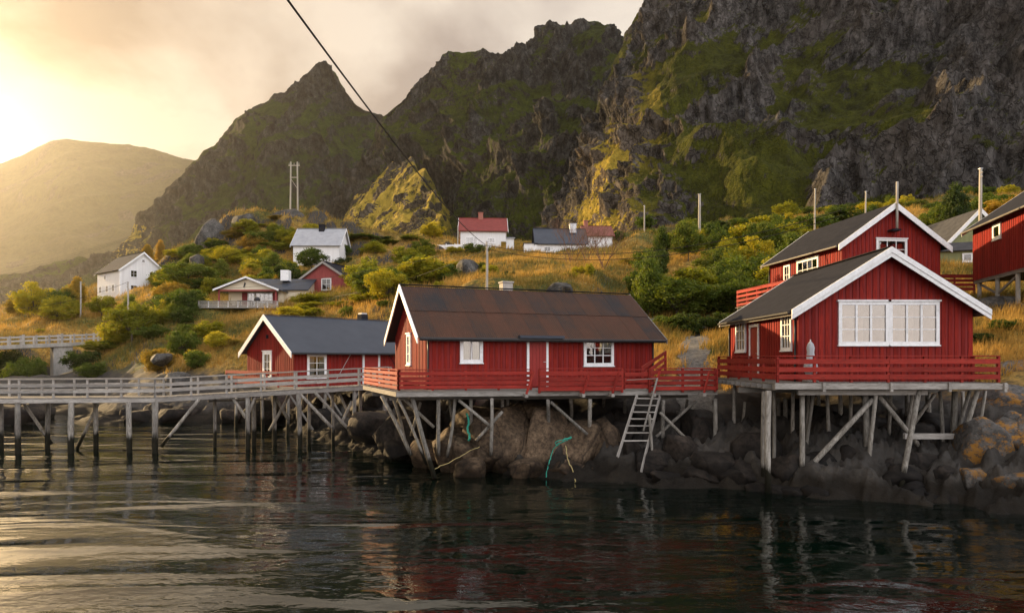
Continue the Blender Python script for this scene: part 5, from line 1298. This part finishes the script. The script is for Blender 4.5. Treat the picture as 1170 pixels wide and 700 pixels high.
for u, v, Y, a, b, c in [(860, 528, 25.6, 1.3, 1.0, 1.2), (900, 540, 24.4, 1.2, .8, .9), (935, 545, 24, 1.1, .8, .9), (965, 535, 24.6, 1.3, .9, 1.1), (1010, 540, 24, 1.2, .9, 1.0), (1050, 545, 23.4, 1.2, .8, .9), (1080, 552, 22.8, 1.1, .8, .7), (930, 510, 26.5, 1.4, 1.1, 1.2), (985, 512, 26, 1.4, 1.1, 1.2), (1040, 512, 25.6, 1.5, 1.1, 1.2), (885, 562, 23.2, .7, .5, .3), (950, 563, 23, .8, .5, .3), (1055, 570, 22.1, .9, .6, .35), (1005, 568, 22.6, .8, .5, .3), (910, 490, 29.5, 1.5, 1.1, 1.3), (1070, 500, 26.2, 1.4, 1.1, 1.3), (925, 553, 23.5, .9, .7, .6), (975, 556, 23.2, 1.0, .7, .6)]:
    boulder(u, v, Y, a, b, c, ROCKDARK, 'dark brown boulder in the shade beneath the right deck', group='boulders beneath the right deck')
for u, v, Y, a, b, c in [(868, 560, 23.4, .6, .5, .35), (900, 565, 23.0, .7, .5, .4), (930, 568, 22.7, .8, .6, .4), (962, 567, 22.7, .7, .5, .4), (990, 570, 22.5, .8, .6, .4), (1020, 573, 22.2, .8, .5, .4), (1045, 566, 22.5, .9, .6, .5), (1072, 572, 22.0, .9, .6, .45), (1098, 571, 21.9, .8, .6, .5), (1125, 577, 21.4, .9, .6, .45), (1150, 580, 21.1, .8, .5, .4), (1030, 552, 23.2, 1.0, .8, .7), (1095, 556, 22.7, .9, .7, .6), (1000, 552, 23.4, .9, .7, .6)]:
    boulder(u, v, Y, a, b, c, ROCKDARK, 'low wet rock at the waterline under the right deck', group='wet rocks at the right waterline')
for u, v, Y, a, b, c, lb in [(1120, 520, 23.4, 1.5, 1.2, 1.3, 'lichen spotted boulder right of the right deck piles'), (1160, 505, 23.4, 1.5, 1.2, 1.2, 'orange lichened boulder at the right edge above the water'), (1150, 470, 25.4, 1.7, 1.3, 1.0, 'rounded grey slab right of the right deck railing'), (1120, 555, 22.2, 1.2, .8, .7, 'dark rounded rock at the waterline below the lichen boulder'), (1165, 562, 21.2, 1.3, .9, .7, 'dark rock at the waterline in the right corner'), (1172, 440, 27.5, 1.8, 1.4, 1.0, 'pale rock slab at the right edge below the grass'), (1140, 352, 38.6, 2.6, 1.5, 0.8, 'long bare grey rock slab under the stilted red house'), (1172, 362, 36.5, 2.2, 1.5, 0.8, 'bare grey rock hump at the right edge below the stilted house')]:
    boulder(u, v, Y, a, b, c, ROCKLICH if v > 400 else ROCKGREY, lb)
for k in range(16):
    u = 150+k*17+rnd.uniform(-6, 6); Y = 50.0+rnd.uniform(-2, 3)-(max(0, u-300)*0.09)
    boulder(u, 0, Y, rnd.uniform(.9, 1.9), rnd.uniform(.8, 1.3), rnd.uniform(.6, 1.2), ROCKDARK, 'dark shore boulder behind the boardwalk piles', group='boulders behind the boardwalk', z=rnd.uniform(0.1, 0.7))
for k, (u, Y) in enumerate([(5, 47), (-15, 46), (25, 49), (40, 52), (12, 51)]):
    boulder(u, 0, Y, 2.0, 1.5, 1.1, ROCKDARK, 'dark rock bank at the left edge under the boardwalk', group='rocks at the left edge', z=0.3)
for u, v, Y, a, b, c, lb in [(245, 275, 128, 4.5, 3, 4.5, 'craggy rock face at the left end of the knoll'), (275, 268, 130, 5, 3, 4.5, 'craggy rock left of the grey roofed house'), (300, 274, 128, 3, 3, 3, 'grey rock hump between the knoll bushes'), (330, 262, 131, 5, 3, 4, 'rock hump carrying the twin pole pylon'),
        (225, 300, 110, 1.6, 1.4, 1.3, 'small grey boulder on the slope above the cream cabin'), (640, 340, 56, 3.2, 1.6, 1.2, 'mossy rock hump behind the right part of the rusty roof'), (455, 326, 72, 1.7, 1.2, 1.1, 'pale boulder in the grass left of the rusty ridge'), (535, 312, 74, 3, 1.6, 1.5, 'grey rock in the slope behind the thin pale pole'), (185, 410, 62, 1.2, 1.0, .7, 'grey boulder in the bank above the boardwalk'), (205, 436, 55, 1.4, 1.2, .8, 'dark boulder at the foot of the bank')]:
    boulder(u, v, Y, a, b, c, ROCKGREY, lb, group='hillside rocks')

# boulders of one bank are told apart by their order along it
ORD = ['first', 'second', 'third', 'fourth', 'fifth', 'sixth', 'seventh', 'eighth', 'ninth', 'tenth', 'eleventh', 'twelfth', 'thirteenth', 'fourteenth', 'fifteenth', 'sixteenth', 'seventeenth', 'eighteenth']
_by = {}
for o in list(col.objects):
    if o.name.startswith('boulder'): _by.setdefault(o['label'], []).append(o)
for lb, os_ in _by.items():
    if len(os_) > 1:
        for k, o in enumerate(sorted(os_, key=lambda q: q.location.x/q.location.y)): o['label'] = lb+', '+ORD[k]+' from left'

# ropes hanging on the outcrop
def rope(label, pts, r, m):
    P = [W(*p) for p in pts]; Q = []
    for k in range(len(P)-1):
        for j in range(6): Q.append(P[k].lerp(P[k+1], j/6)+Vector((rnd.uniform(-.02, .02), rnd.uniform(-.02, .02), rnd.uniform(-.02, .02))))
    Q.append(P[-1]); tag(link('rope', tube_data(Q, r, m, 6)), label, 'rope', 'mooring ropes')
rope('tangled green rope hanging down the granite outcrop', [(653, 499, 26.1), (648, 503, 26.0), (638, 506, 26.0), (632, 512, 26.1), (630, 520, 26.0), (626, 532, 25.8), (624, 545, 25.6)], 0.02, ROPE)
rope('second green rope loop on the granite outcrop', [(653, 500, 26.05), (645, 502, 25.95), (636, 509, 26.0), (634, 505, 26.0), (652, 499, 26.05)], 0.018, ROPE)
rope('yellow green rope trailing from the outcrop into the water', [(646, 508, 26.0), (649, 525, 25.8), (655, 540, 25.5), (660, 556, 25.0)], 0.02, ROPEOLD)
rope('green net rope wrapped around a pile of the middle deck', [(533, 472, 26.8), (536, 480, 26.7), (534, 490, 26.7), (537, 500, 26.7), (535, 503, 26.7)], 0.045, ROPE)
rope('taut old rope from leaning pile to the rocks', [(497, 535, 25.5), (515, 527, 26.0), (535, 516, 26.4), (548, 510, 26.5)], 0.014, ROPEOLD)

# ------------------------------------------------------------------ trees and bushes
def crown_data(seed, n_cl, n_leaf, shape, leaf):
    r = np.random.default_rng(seed)
    c = []
    while len(c) < n_cl:
        p = r.uniform(-1, 1, 3)
        if 0.25 < np.linalg.norm(p) < 1: c.append(p)
    c = np.array(c)*np.array([0.42, 0.42, 0.40]); c[:, 2] += 0.56
    if shape == 'upright': c[:, :2] *= (1.15-0.75*np.clip(c[:, 2:3], 0, 1))
    if shape == 'spread': c[:, :2] *= (0.6+0.7*np.clip(c[:, 2:3], 0, 1))
    if shape == 'bush': c[:, 2] = c[:, 2]*0.95-0.08
    rad = r.uniform(0.05, 0.17, n_cl)
    pts, nrm = [], []
    per = n_leaf//n_cl
    for k in range(n_cl):
        d = r.normal(size=(per, 3)); d /= np.linalg.norm(d, axis=1)[:, None]
        rr = rad[k]*r.uniform(0.25, 1.35, per)**0.7
        pts.append(c[k]+d*rr[:, None]*np.array([1, 1, 0.85])); nrm.append(d)
    p = np.concatenate(pts); nm = np.concatenate(nrm)
    p[:, 2] = np.maximum(p[:, 2], 0.02)
    nm = nm+r.normal(size=nm.shape)*0.75; nm /= np.linalg.norm(nm, axis=1)[:, None]
    a = np.cross(nm, r.normal(size=nm.shape)); a /= np.linalg.norm(a, axis=1)[:, None]; b = np.cross(nm, a)
    s = leaf*r.uniform(0.6, 1.4, len(p))[:, None]
    v = np.stack([p-a*s, p+b*s*0.5, p+a*s, p-b*s*0.5], 1).reshape(-1, 3)
    f = np.arange(len(v)).reshape(-1, 4)
    return v, f, c
def trunk_data(c, r0, seed):
    vs, fs = [], []
    r = np.random.default_rng(seed)
    def limb(p, q, ra, rb):
        p, q = Vector(p), Vector(q); d = (q-p).normalized(); a = Vector((1, 0, 0)) if abs(d.x) < .8 else Vector((0, 1, 0)); y = a.cross(d).normalized(); z = d.cross(y); b0 = len(vs)
        for s_, rr in ((0, ra), (0.5, (ra+rb)/2), (1, rb)):
            w = p.lerp(q, s_)+(y*r.normal()+z*r.normal())*0.02*(s_ == 0.5)
            for j in range(5): an = j*1.2566; vs.append((w+(y*math.cos(an)+z*math.sin(an))*rr)[:])
        for k in range(2):
            for j in range(5): fs.append((b0+k*5+j, b0+k*5+(j+1) % 5, b0+(k+1)*5+(j+1) % 5, b0+(k+1)*5+j))
    fork = (0.02, 0.0, 0.24)
    limb((0, 0, -0.12), fork, r0, r0*0.75)
    for k in range(0, len(c), 2): limb(fork, tuple(c[k]), r0*0.5, r0*0.12)
    return vs, fs
VAR = []
for k, (shape, ncl, nl, lf) in enumerate([('round', 60, 7200, .027), ('spread', 64, 7200, .026), ('bush', 56, 6600, .030), ('upright', 56, 6400, .027), ('bush', 66, 7200, .027), ('round', 80, 8800, .022)]):
    VAR.append((crown_data(20+k, ncl, nl, shape, lf), k))
_cm = {}
def plant(u, Y, vtop, wpx, mat, label, var=None, name='leafy_tree', group='bushes and trees on the slope', dip=0.0, minh=0.7, x=None):
    k = rnd.randrange(6) if var is None else var
    X, Yv = XY(u, Y) if x is None else (x, Y)
    z0 = gz(X, Yv)-dip
    H = max(minh, EYE+(HOR-vtop)/FOC*Y-z0) if vtop is not None else minh
    wd = wpx/FOC*Y*1.18
    if (k, mat.name) not in _cm: _cm[(k, mat.name)] = mesh_from('crown', VAR[k][0][0], VAR[k][0][1], mat)
    if (k, 't') not in _cm:
        tv, tf = trunk_data(VAR[k][0][2], 0.022, k); _cm[(k, 't')] = mesh_from('trunk', tv, tf, BARK, True)
    h = thing(name, label, 'tree' if name.endswith('tree') else 'bush', (X, Yv, z0), rnd.uniform(0, 6.28), group)
    h.scale = (wd*rnd.uniform(.95, 1.1), wd*rnd.uniform(.9, 1.05), H)
    link('trunk', _cm[(k, 't')], h); link('crown', _cm[(k, mat.name)], h)
    return h
HUE = {'green_leaves': 'green', 'yellow_green_leaves': 'yellow green', 'dark_green_leaves': 'dark green', 'golden_leaves': 'golden'}
TREES = [
    (38, 102, 322, 40, LEAFY, 'yellow green tree on the grassy crest at the left edge', 0), (68, 100, 330, 30, LEAFG, 'green tree between the left edge tree and the white gabled house', 5), (88, 106, 318, 24, LEAFO, 'golden tree just left of the white gabled house', 3),
    (20, 110, 338, 26, LEAFO, 'small golden bush at the far left crest', 2), (52, 106, 340, 30, LEAFY, 'low yellow bush on the left crest', 4),
    (116, 96, 338, 30, LEAFY, 'yellow green tree in front of the white gabled house left wall', 1), (150, 90, 338, 26, LEAFG, 'thin green tree in front of the white gabled house corner', 3),
    (216, 100, 300, 66, LEAFG, 'big rounded green tree right of the white gabled house', 5), (190, 104, 322, 30, LEAFG, 'dark green tree touching the white house gable', 0), (232, 98, 318, 40, LEAFG, 'green tree left of the cream cabin', 1),
    (150, 76, 345, 56, LEAFY, 'bright yellow green bush above the boardwalk bank', 5), (130, 78, 362, 36, LEAFY, 'yellow bush beside the bridge abutment', 4), (168, 80, 350, 44, LEAFY, 'yellow green bush behind the bright bank bush', 0), (215, 84, 335, 46, LEAFY, 'yellow leafy tree left of the veranda', 1), (195, 88, 330, 40, LEAFG, 'green bush below the big rounded tree', 2),
    (183, 135, 275, 13, LEAFO, 'slim golden tree on the skyline right of the white gabled house', 3), (168, 140, 280, 16, LEAFO, 'second golden tree on the skyline', 3), (207, 128, 282, 34, LEAFY, 'yellow bush on the skyline left of the knoll', 4), (258, 118, 282, 46, LEAFY, 'yellow green tree below the knoll rocks', 0), (285, 112, 288, 40, LEAFY, 'yellow green bush above the cream cabin roof', 4), (310, 120, 280, 36, LEAFG, 'green bush left of the grey roofed house', 2), (232, 124, 288, 30, LEAFG, 'green bush left below the knoll', 5), (300, 128, 262, 26, LEAFY, 'small yellow bush on the knoll', 2), (318, 130, 256, 24, LEAFO, 'golden bush by the pylon foot', 4),
    (356, 103, 283, 30, LEAFG, 'green tree in front of the grey roofed house', 1), (330, 92, 300, 34, LEAFD, 'dark green tree between cream cabin and faded red house', 0), (322, 96, 312, 30, LEAFG, 'green bush behind the cream cabin chimney', 5), (345, 96, 305, 30, LEAFD, 'dark bush behind the faded red house', 2),
    (412, 122, 278, 34, LEAFG, 'green bush right of the knoll rock wall', 4), (432, 125, 270, 36, LEAFD, 'dark green tree right of the grey roofed house', 0), (452, 120, 280, 36, LEAFG, 'green tree above the grass slope', 1), (470, 118, 284, 26, LEAFG, 'low green bush left of the garden wall', 2), (395, 112, 292, 24, LEAFD, 'dark bush behind the faded red house roof', 4),
    (362, 72, 343, 36, LEAFY, 'yellow green bush below the faded red house', 2), (392, 70, 343, 38, LEAFY, 'yellow bush in the row above the dark roof', 4), (422, 68, 334, 40, LEAFY, 'tall yellow bush in the row above the dark roof', 0), (440, 64, 336, 36, LEAFG, 'green bush at the left end of the rusty roof', 5), (345, 74, 350, 30, LEAFY, 'low yellow bush above the dark roof ridge', 2), (420, 80, 326, 34, LEAFG, 'green bush behind the yellow row', 4), (455, 66, 345, 22, LEAFY, 'small yellow bush beside the rusty gable', 2),
    (505, 72, 296, 40, LEAFG, 'green bush on the slope left of the thin pale pole', 4), (530, 76, 300, 44, LEAFY, 'yellow green bush behind the thin pale pole', 5), (490, 84, 298, 34, LEAFY, 'small yellow tree on the slope below the garden wall', 1), (545, 110, 276, 34, LEAFG, 'green bush in front of the red roofed house', 2), (520, 108, 280, 22, LEAFY, 'pale bush at the garden wall end', 4),
    (775, 51, 318, 78, LEAFG, 'large green bush at the left of the thicket by the path', 5), (815, 52, 326, 70, LEAFD, 'dark tree in the middle of the thicket', 0), (848, 50, 318, 72, LEAFG, 'green tree in the thicket left of the right cabin roof', 5), (795, 57, 308, 70, LEAFY, 'yellow green tree behind the thicket', 1), (745, 56, 322, 56, LEAFG, 'green bush right of the rusty roof end', 2), (760, 62, 308, 60, LEAFG, 'green bush behind the thicket left side', 4), (835, 62, 294, 70, LEAFG, 'green tree rising at the back of the thicket', 0), (872, 58, 290, 64, LEAFG, 'tall green tree beside the slatted terrace', 5), (790, 46, 352, 50, LEAFD, 'dark low bush at the foot of the thicket', 2), (830, 45, 352, 50, LEAFD, 'dark low bush beside the right cabin', 4), (765, 47, 356, 40, LEAFG, 'green low bush at the end of the rusty roof', 2),
    (875, 84, 250, 66, LEAFY, 'yellow green tree on the slope left of the upper red house', 1), (905, 78, 256, 56, LEAFY, 'yellow tree behind the upper red house roof', 0), (850, 90, 262, 60, LEAFG, 'green tree on the upper slope', 5), (905, 62, 268, 50, LEAFG, 'green tree at the left wall of the upper red house', 3), (930, 92, 240, 50, LEAFG, 'green bush above the upper red house roof', 4), (965, 96, 236, 50, LEAFD, 'dark bush behind the upper red house', 2), (825, 96, 268, 40, LEAFY, 'small yellow tree on the upper slope', 3), (775, 108, 262, 44, LEAFG, 'green bush by the thick grey pole', 4),
    (1092, 70, 212, 34, LEAFD, 'dark pointed conifer behind the gap beside the upper red house', 3), (1075, 78, 228, 40, LEAFG, 'green bush in the gap behind the upper red house', 4), (1130, 84, 215, 50, LEAFG, 'green bush behind the olive house', 2), (1150, 80, 222, 50, LEAFO, 'rusty orange bush behind the tall sunlit pole', 4),
    (30, 74, 400, 44, LEAFG, 'dark green bush under the concrete bridge', 2), (95, 74, 396, 44, LEAFD, 'dark bush beside the bridge pier', 4), (10, 78, 398, 36, LEAFD, 'dark bush at the left edge under the bridge', 5), (105, 70, 410, 30, LEAFG, 'low green bush on the bank right of the pier', 2),
    (210, 66, 372, 36, LEAFG, 'green shrub in the bank above the boardwalk', 4), (240, 70, 362, 34, LEAFY, 'yellow shrub in the bank left of the dark roof', 2), (262, 64, 385, 26, LEAFO, 'golden shrub beside the dark roofed cabin gable', 4), (225, 60, 396, 30, LEAFG, 'low green shrub above the shore rocks', 2), (180, 64, 392, 34, LEAFO, 'rust coloured shrub in the bank', 4),
    (1150, 31.5, 392, 34, LEAFG, 'low green bush right of the seafront cabin', 4), (1125, 31, 394, 30, LEAFD, 'dark low bush at the corner of the seafront cabin', 2)]
for u, Y, vt, wp, m, lb, k in TREES:
    plant(u, Y, vt, wp, m, lb, k, name='leafy_bush' if wp*Y/780 < 3.0 or vt > 340 else 'leafy_tree', dip=0.15)
# small shrubs scattered over the slopes, told apart only by area
for i in range(110):
    u = rnd.uniform(5, 900); Y = rnd.uniform(58, 135)
    X, _ = XY(u, Y); z = gz(X, Y); v = HOR-(z-EYE)/Y*FOC
    if z < 3.5 or v < 262 or (520 < u < 710 and Y > 88) or (320 < u < 410 and Y < 118 and Y > 78) or (225 < u < 330 and 72 < Y < 90): continue
    if 90 < u < 190 and Y > 85: continue
    area = 'left slope' if u < 330 else ('middle slope' if u < 560 else 'right slope')
    plant(u, Y, None, rnd.uniform(10, 22)*min(1.0, 90/Y), rm := rnd.choice([LEAFG, LEAFY, LEAFY, LEAFD, LEAFO]), 'small '+HUE[rm.name]+' shrub in the grass of the '+area, rnd.choice([2, 4]), name='small_shrub', group='small shrubs on the '+area, minh=rnd.uniform(0.6, 1.6), dip=0.1)

# bushy thickets that fill the left and middle slope
for i in range(250):
    u = rnd.uniform(60, 500); Y = rnd.uniform(60, 128)
    X, _ = XY(u, Y); z = gz(X, Y); v = HOR-(z-EYE)/Y*FOC
    if z < 4.5 or v < 268 or v > 400: continue
    if (90 < u < 180 and Y > 84) or (225 < u < 330 and 66 < Y < 92) or (330 < u < 412 and 76 < Y < 116) or (255 < u < 345 and v > 372): continue
    if u > 430 and Y > 75 and rnd.random() < 0.75: continue
    area = 'below the white gabled house' if u < 200 else ('around the cream cabin' if u < 335 else 'above the dark roofed cabin')
    plant(u, Y, None, rnd.uniform(22, 44)*min(1.1, 85/Y), rm := rnd.choice([LEAFG, LEAFY, LEAFY, LEAFY, LEAFY, LEAFO, LEAFG]), 'rounded '+HUE[rm.name]+' bush in the thicket '+area, None, name='leafy_bush', group='thicket bushes '+area, minh=rnd.uniform(1.6, 4.0) if not (330 < u < 412 and Y < 90) and not (90 < u < 190) else rnd.uniform(1.0, 1.7), dip=0.2)
for i in range(46):
    u = rnd.uniform(700, 1165); Y = rnd.uniform(92, 150)
    plant(u, Y, None, rnd.uniform(16, 34)*min(1.1, 110/Y), rm := rnd.choice([LEAFG, LEAFG, LEAFD, LEAFY]), HUE[rm.name]+' bush on the upper slope under the cliff, '+('left of the upper red house' if u < 890 else 'right of the thin pole'), None, name='leafy_bush', group='bushes under the cliff', minh=rnd.uniform(1.6, 3.8), dip=0.2)
for i in range(44):
    u = rnd.uniform(735, 900); Y = rnd.uniform(50, 88)
    X, _ = XY(u, Y); 
    plant(u, Y, None, rnd.uniform(28, 50)*min(1.1, 62/Y), rm := rnd.choice([LEAFG, LEAFG, LEAFY, LEAFG, LEAFD]), HUE[rm.name]+' bush in the dense thicket, '+('its left part by the rusty roof' if u < 810 else 'its right part by the slatted terrace'), None, name='leafy_bush', group='dense thicket bushes', minh=rnd.uniform(2.2, 5.0), dip=0.2)

# bare reddish shrubs in front of the ridge houses
def bare_shrub(u, Y, vtop, spread, label, seed):
    X, _ = XY(u, Y); z0 = gz(X, Y)-0.1; H = EYE+(HOR-vtop)/FOC*Y-z0; r = random.Random(seed)
    h = thing('bare_shrub', label, 'bush', (X, Y, z0), 0, 'bare shrubs below the ridge houses')
    vs, fs = [], []
    def seg(p, q, ra, rb):
        d = (q-p).normalized(); y = Vector((0.3, 1, 0.1)).cross(d).normalized(); z = d.cross(y); b = len(vs)
        for w, rr in ((p, ra), (q, rb)):
            for j in range(3): an = j*2.094; vs.append((w+(y*math.cos(an)+z*math.sin(an))*rr)[:])
        for j in range(3): fs.append((b+j, b+(j+1) % 3, b+3+(j+1) % 3, b+3+j))
    def grow(p, d, ln, ra, lvl):
        q = p+d*ln; seg(p, q, ra, ra*0.65)
        if lvl == 0: return
        for k in range(r.choice((2, 3, 3))):
            grow(q, (d+Vector((r.uniform(-1, 1)*spread, r.uniform(-1, 1)*spread, r.uniform(-.1, .5)))*0.55).normalized(), ln*r.uniform(.6, .85), ra*0.6, lvl-1)
    for k in range(6): grow(Vector((r.uniform(-.3, .3), r.uniform(-.3, .3), 0)), Vector((r.uniform(-.5, .5)*spread, r.uniform(-.5, .5)*spread, 1)).normalized(), H*0.33, 0.05, 5 if k < 4 else 4)
    link('branches', mesh_from('branches', vs, fs, TWIG), h)
bare_shrub(652, 82, 252, 1.0, 'bare reddish shrub in front of the black roofed house', 1)
bare_shrub(688, 76, 260, 1.1, 'wide bare brown shrub in front of the brown roofed house', 2)
bare_shrub(672, 88, 262, 0.9, 'thin bare shrub between the two other bare shrubs', 3)

# ------------------------------------------------------------------ grass
def grass():
    r = np.random.default_rng(5)
    N = 350000
    u = r.uniform(-60, 1230, N); Y = np.exp(r.uniform(math.log(27), math.log(150), N))
    x = (u-585)/FOC*Y; x = x+r.normal(size=N)*0.1
    z = ground_z(x, Y)
    p = np.stack([x, Y, np.zeros(N)], 1)
    dens = fbm(p/6.0+11, 3)+0.25*r.normal(size=N)
    e = 0.5; nz = 1/np.sqrt(1+((ground_base(x+e, Y)-z)/e*0.0)**2)
    keep = (z > 3.6+0.8*fbm(p/3.0+2, 2)) & (dens > -0.55)
    # not on the path or under buildings
    for (cx, cy, rad) in [(1.0, 32, 6.5), (13.3, 28, 5.0), (13.3, 24.5, 4.6), (19, 44, 4.6), (-13, 48, 6), (-8, 53, 6)]: keep &= (x-cx)**2+(Y-cy)**2 > rad**2
    px = np.interp(Y, [29.5, 32, 35, 39, 43, 46.2], [8.0, 8.6, 9.3, 10.4, 11.6, 13.0]); keep &= ~((np.abs(x-px) < 0.7+0.4*np.sin(Y*2.1)) & (Y < 47))
    keep &= ~((Y > 46.3) & (Y < 49.2) & (u > 735) & (u < 900))
    x, Y, z, u = x[keep], Y[keep], z[keep], u[keep]; n = len(x)
    far = np.clip((Y-30)/90, 0, 1)
    tuft = 1+0.7*np.clip(fbm(np.stack([x, Y, 0*x], 1)/1.6+9, 2), -0.8, 1)
    hgt = r.uniform(0.28, 0.62, n)*(1+0.35*far)*tuft; wid = r.uniform(0.012, 0.026, n)*(1+2.4*far)
    an = r.uniform(0, math.pi, n); lean = r.normal(size=(n, 2))*0.28+np.array([0.18, -0.06])
    dx, dy = np.cos(an)*wid, np.sin(an)*wid
    v = np.zeros((n, 3, 3))
    v[:, 0] = np.stack([x-dx, Y-dy, z-0.05], 1); v[:, 1] = np.stack([x+dx, Y+dy, z-0.05], 1)
    v[:, 2] = np.stack([x+lean[:, 0]*hgt, Y+lean[:, 1]*hgt, z+hgt], 1)
    o = link('hill_grass', mesh_from('hill_grass', v.reshape(-1, 3), np.arange(n*3).reshape(-1, 3), GRASS))
    tag(o, 'tall dried golden and green grass over the hillside', 'grass', kind='stuff')
grass()

# ------------------------------------------------------------------ haze
def haze():
    m = bpy.data.materials.new('haze_air'); m.use_nodes = True; t = m.node_tree; t.nodes.clear()
    o = nd(t, 'ShaderNodeOutputMaterial'); v = nd(t, 'ShaderNodeVolumePrincipled')
    v.inputs['Color'].default_value = (0.92, 0.90, 0.88, 1); v.inputs['Density'].default_value = HAZE; v.inputs['Anisotropy'].default_value = 0.7
    t.links.new(v.outputs[0], o.inputs['Volume'])
    lo, hi = (-3700, -200, -8), (2000, 3980, 1120)
    vs = [(x, y, z) for x in (lo[0], hi[0]) for y in (lo[1], hi[1]) for z in (lo[2], hi[2])]
    fs = [(0, 1, 3, 2), (4, 6, 7, 5), (0, 4, 5, 1), (2, 3, 7, 6), (0, 2, 6, 4), (1, 5, 7, 3)]
    ob = link('haze', mesh_from('haze', vs, fs, m)); tag(ob, 'thin warm evening haze filling the air over the fjord', 'haze', kind='stuff')
HAZE = 0.000035
haze()

# things whose parts were laid out in world coordinates get their Empty at their own base
bpy.context.view_layer.update()
for o in [q for q in col.objects if q.type == 'EMPTY' and q.parent is None and q.location.length < 1e-6 and q.rotation_euler.z == 0]:
    kids = [c for c in o.children]
    pts = [c.matrix_basis @ Vector(b) for c in kids for b in c.bound_box]
    if not pts: continue
    base = Vector((sum(p.x for p in pts)/len(pts), sum(p.y for p in pts)/len(pts), min(p.z for p in pts)))
    o.location = base
    for c in kids: c.matrix_basis = Matrix.Translation(-base) @ c.matrix_basis
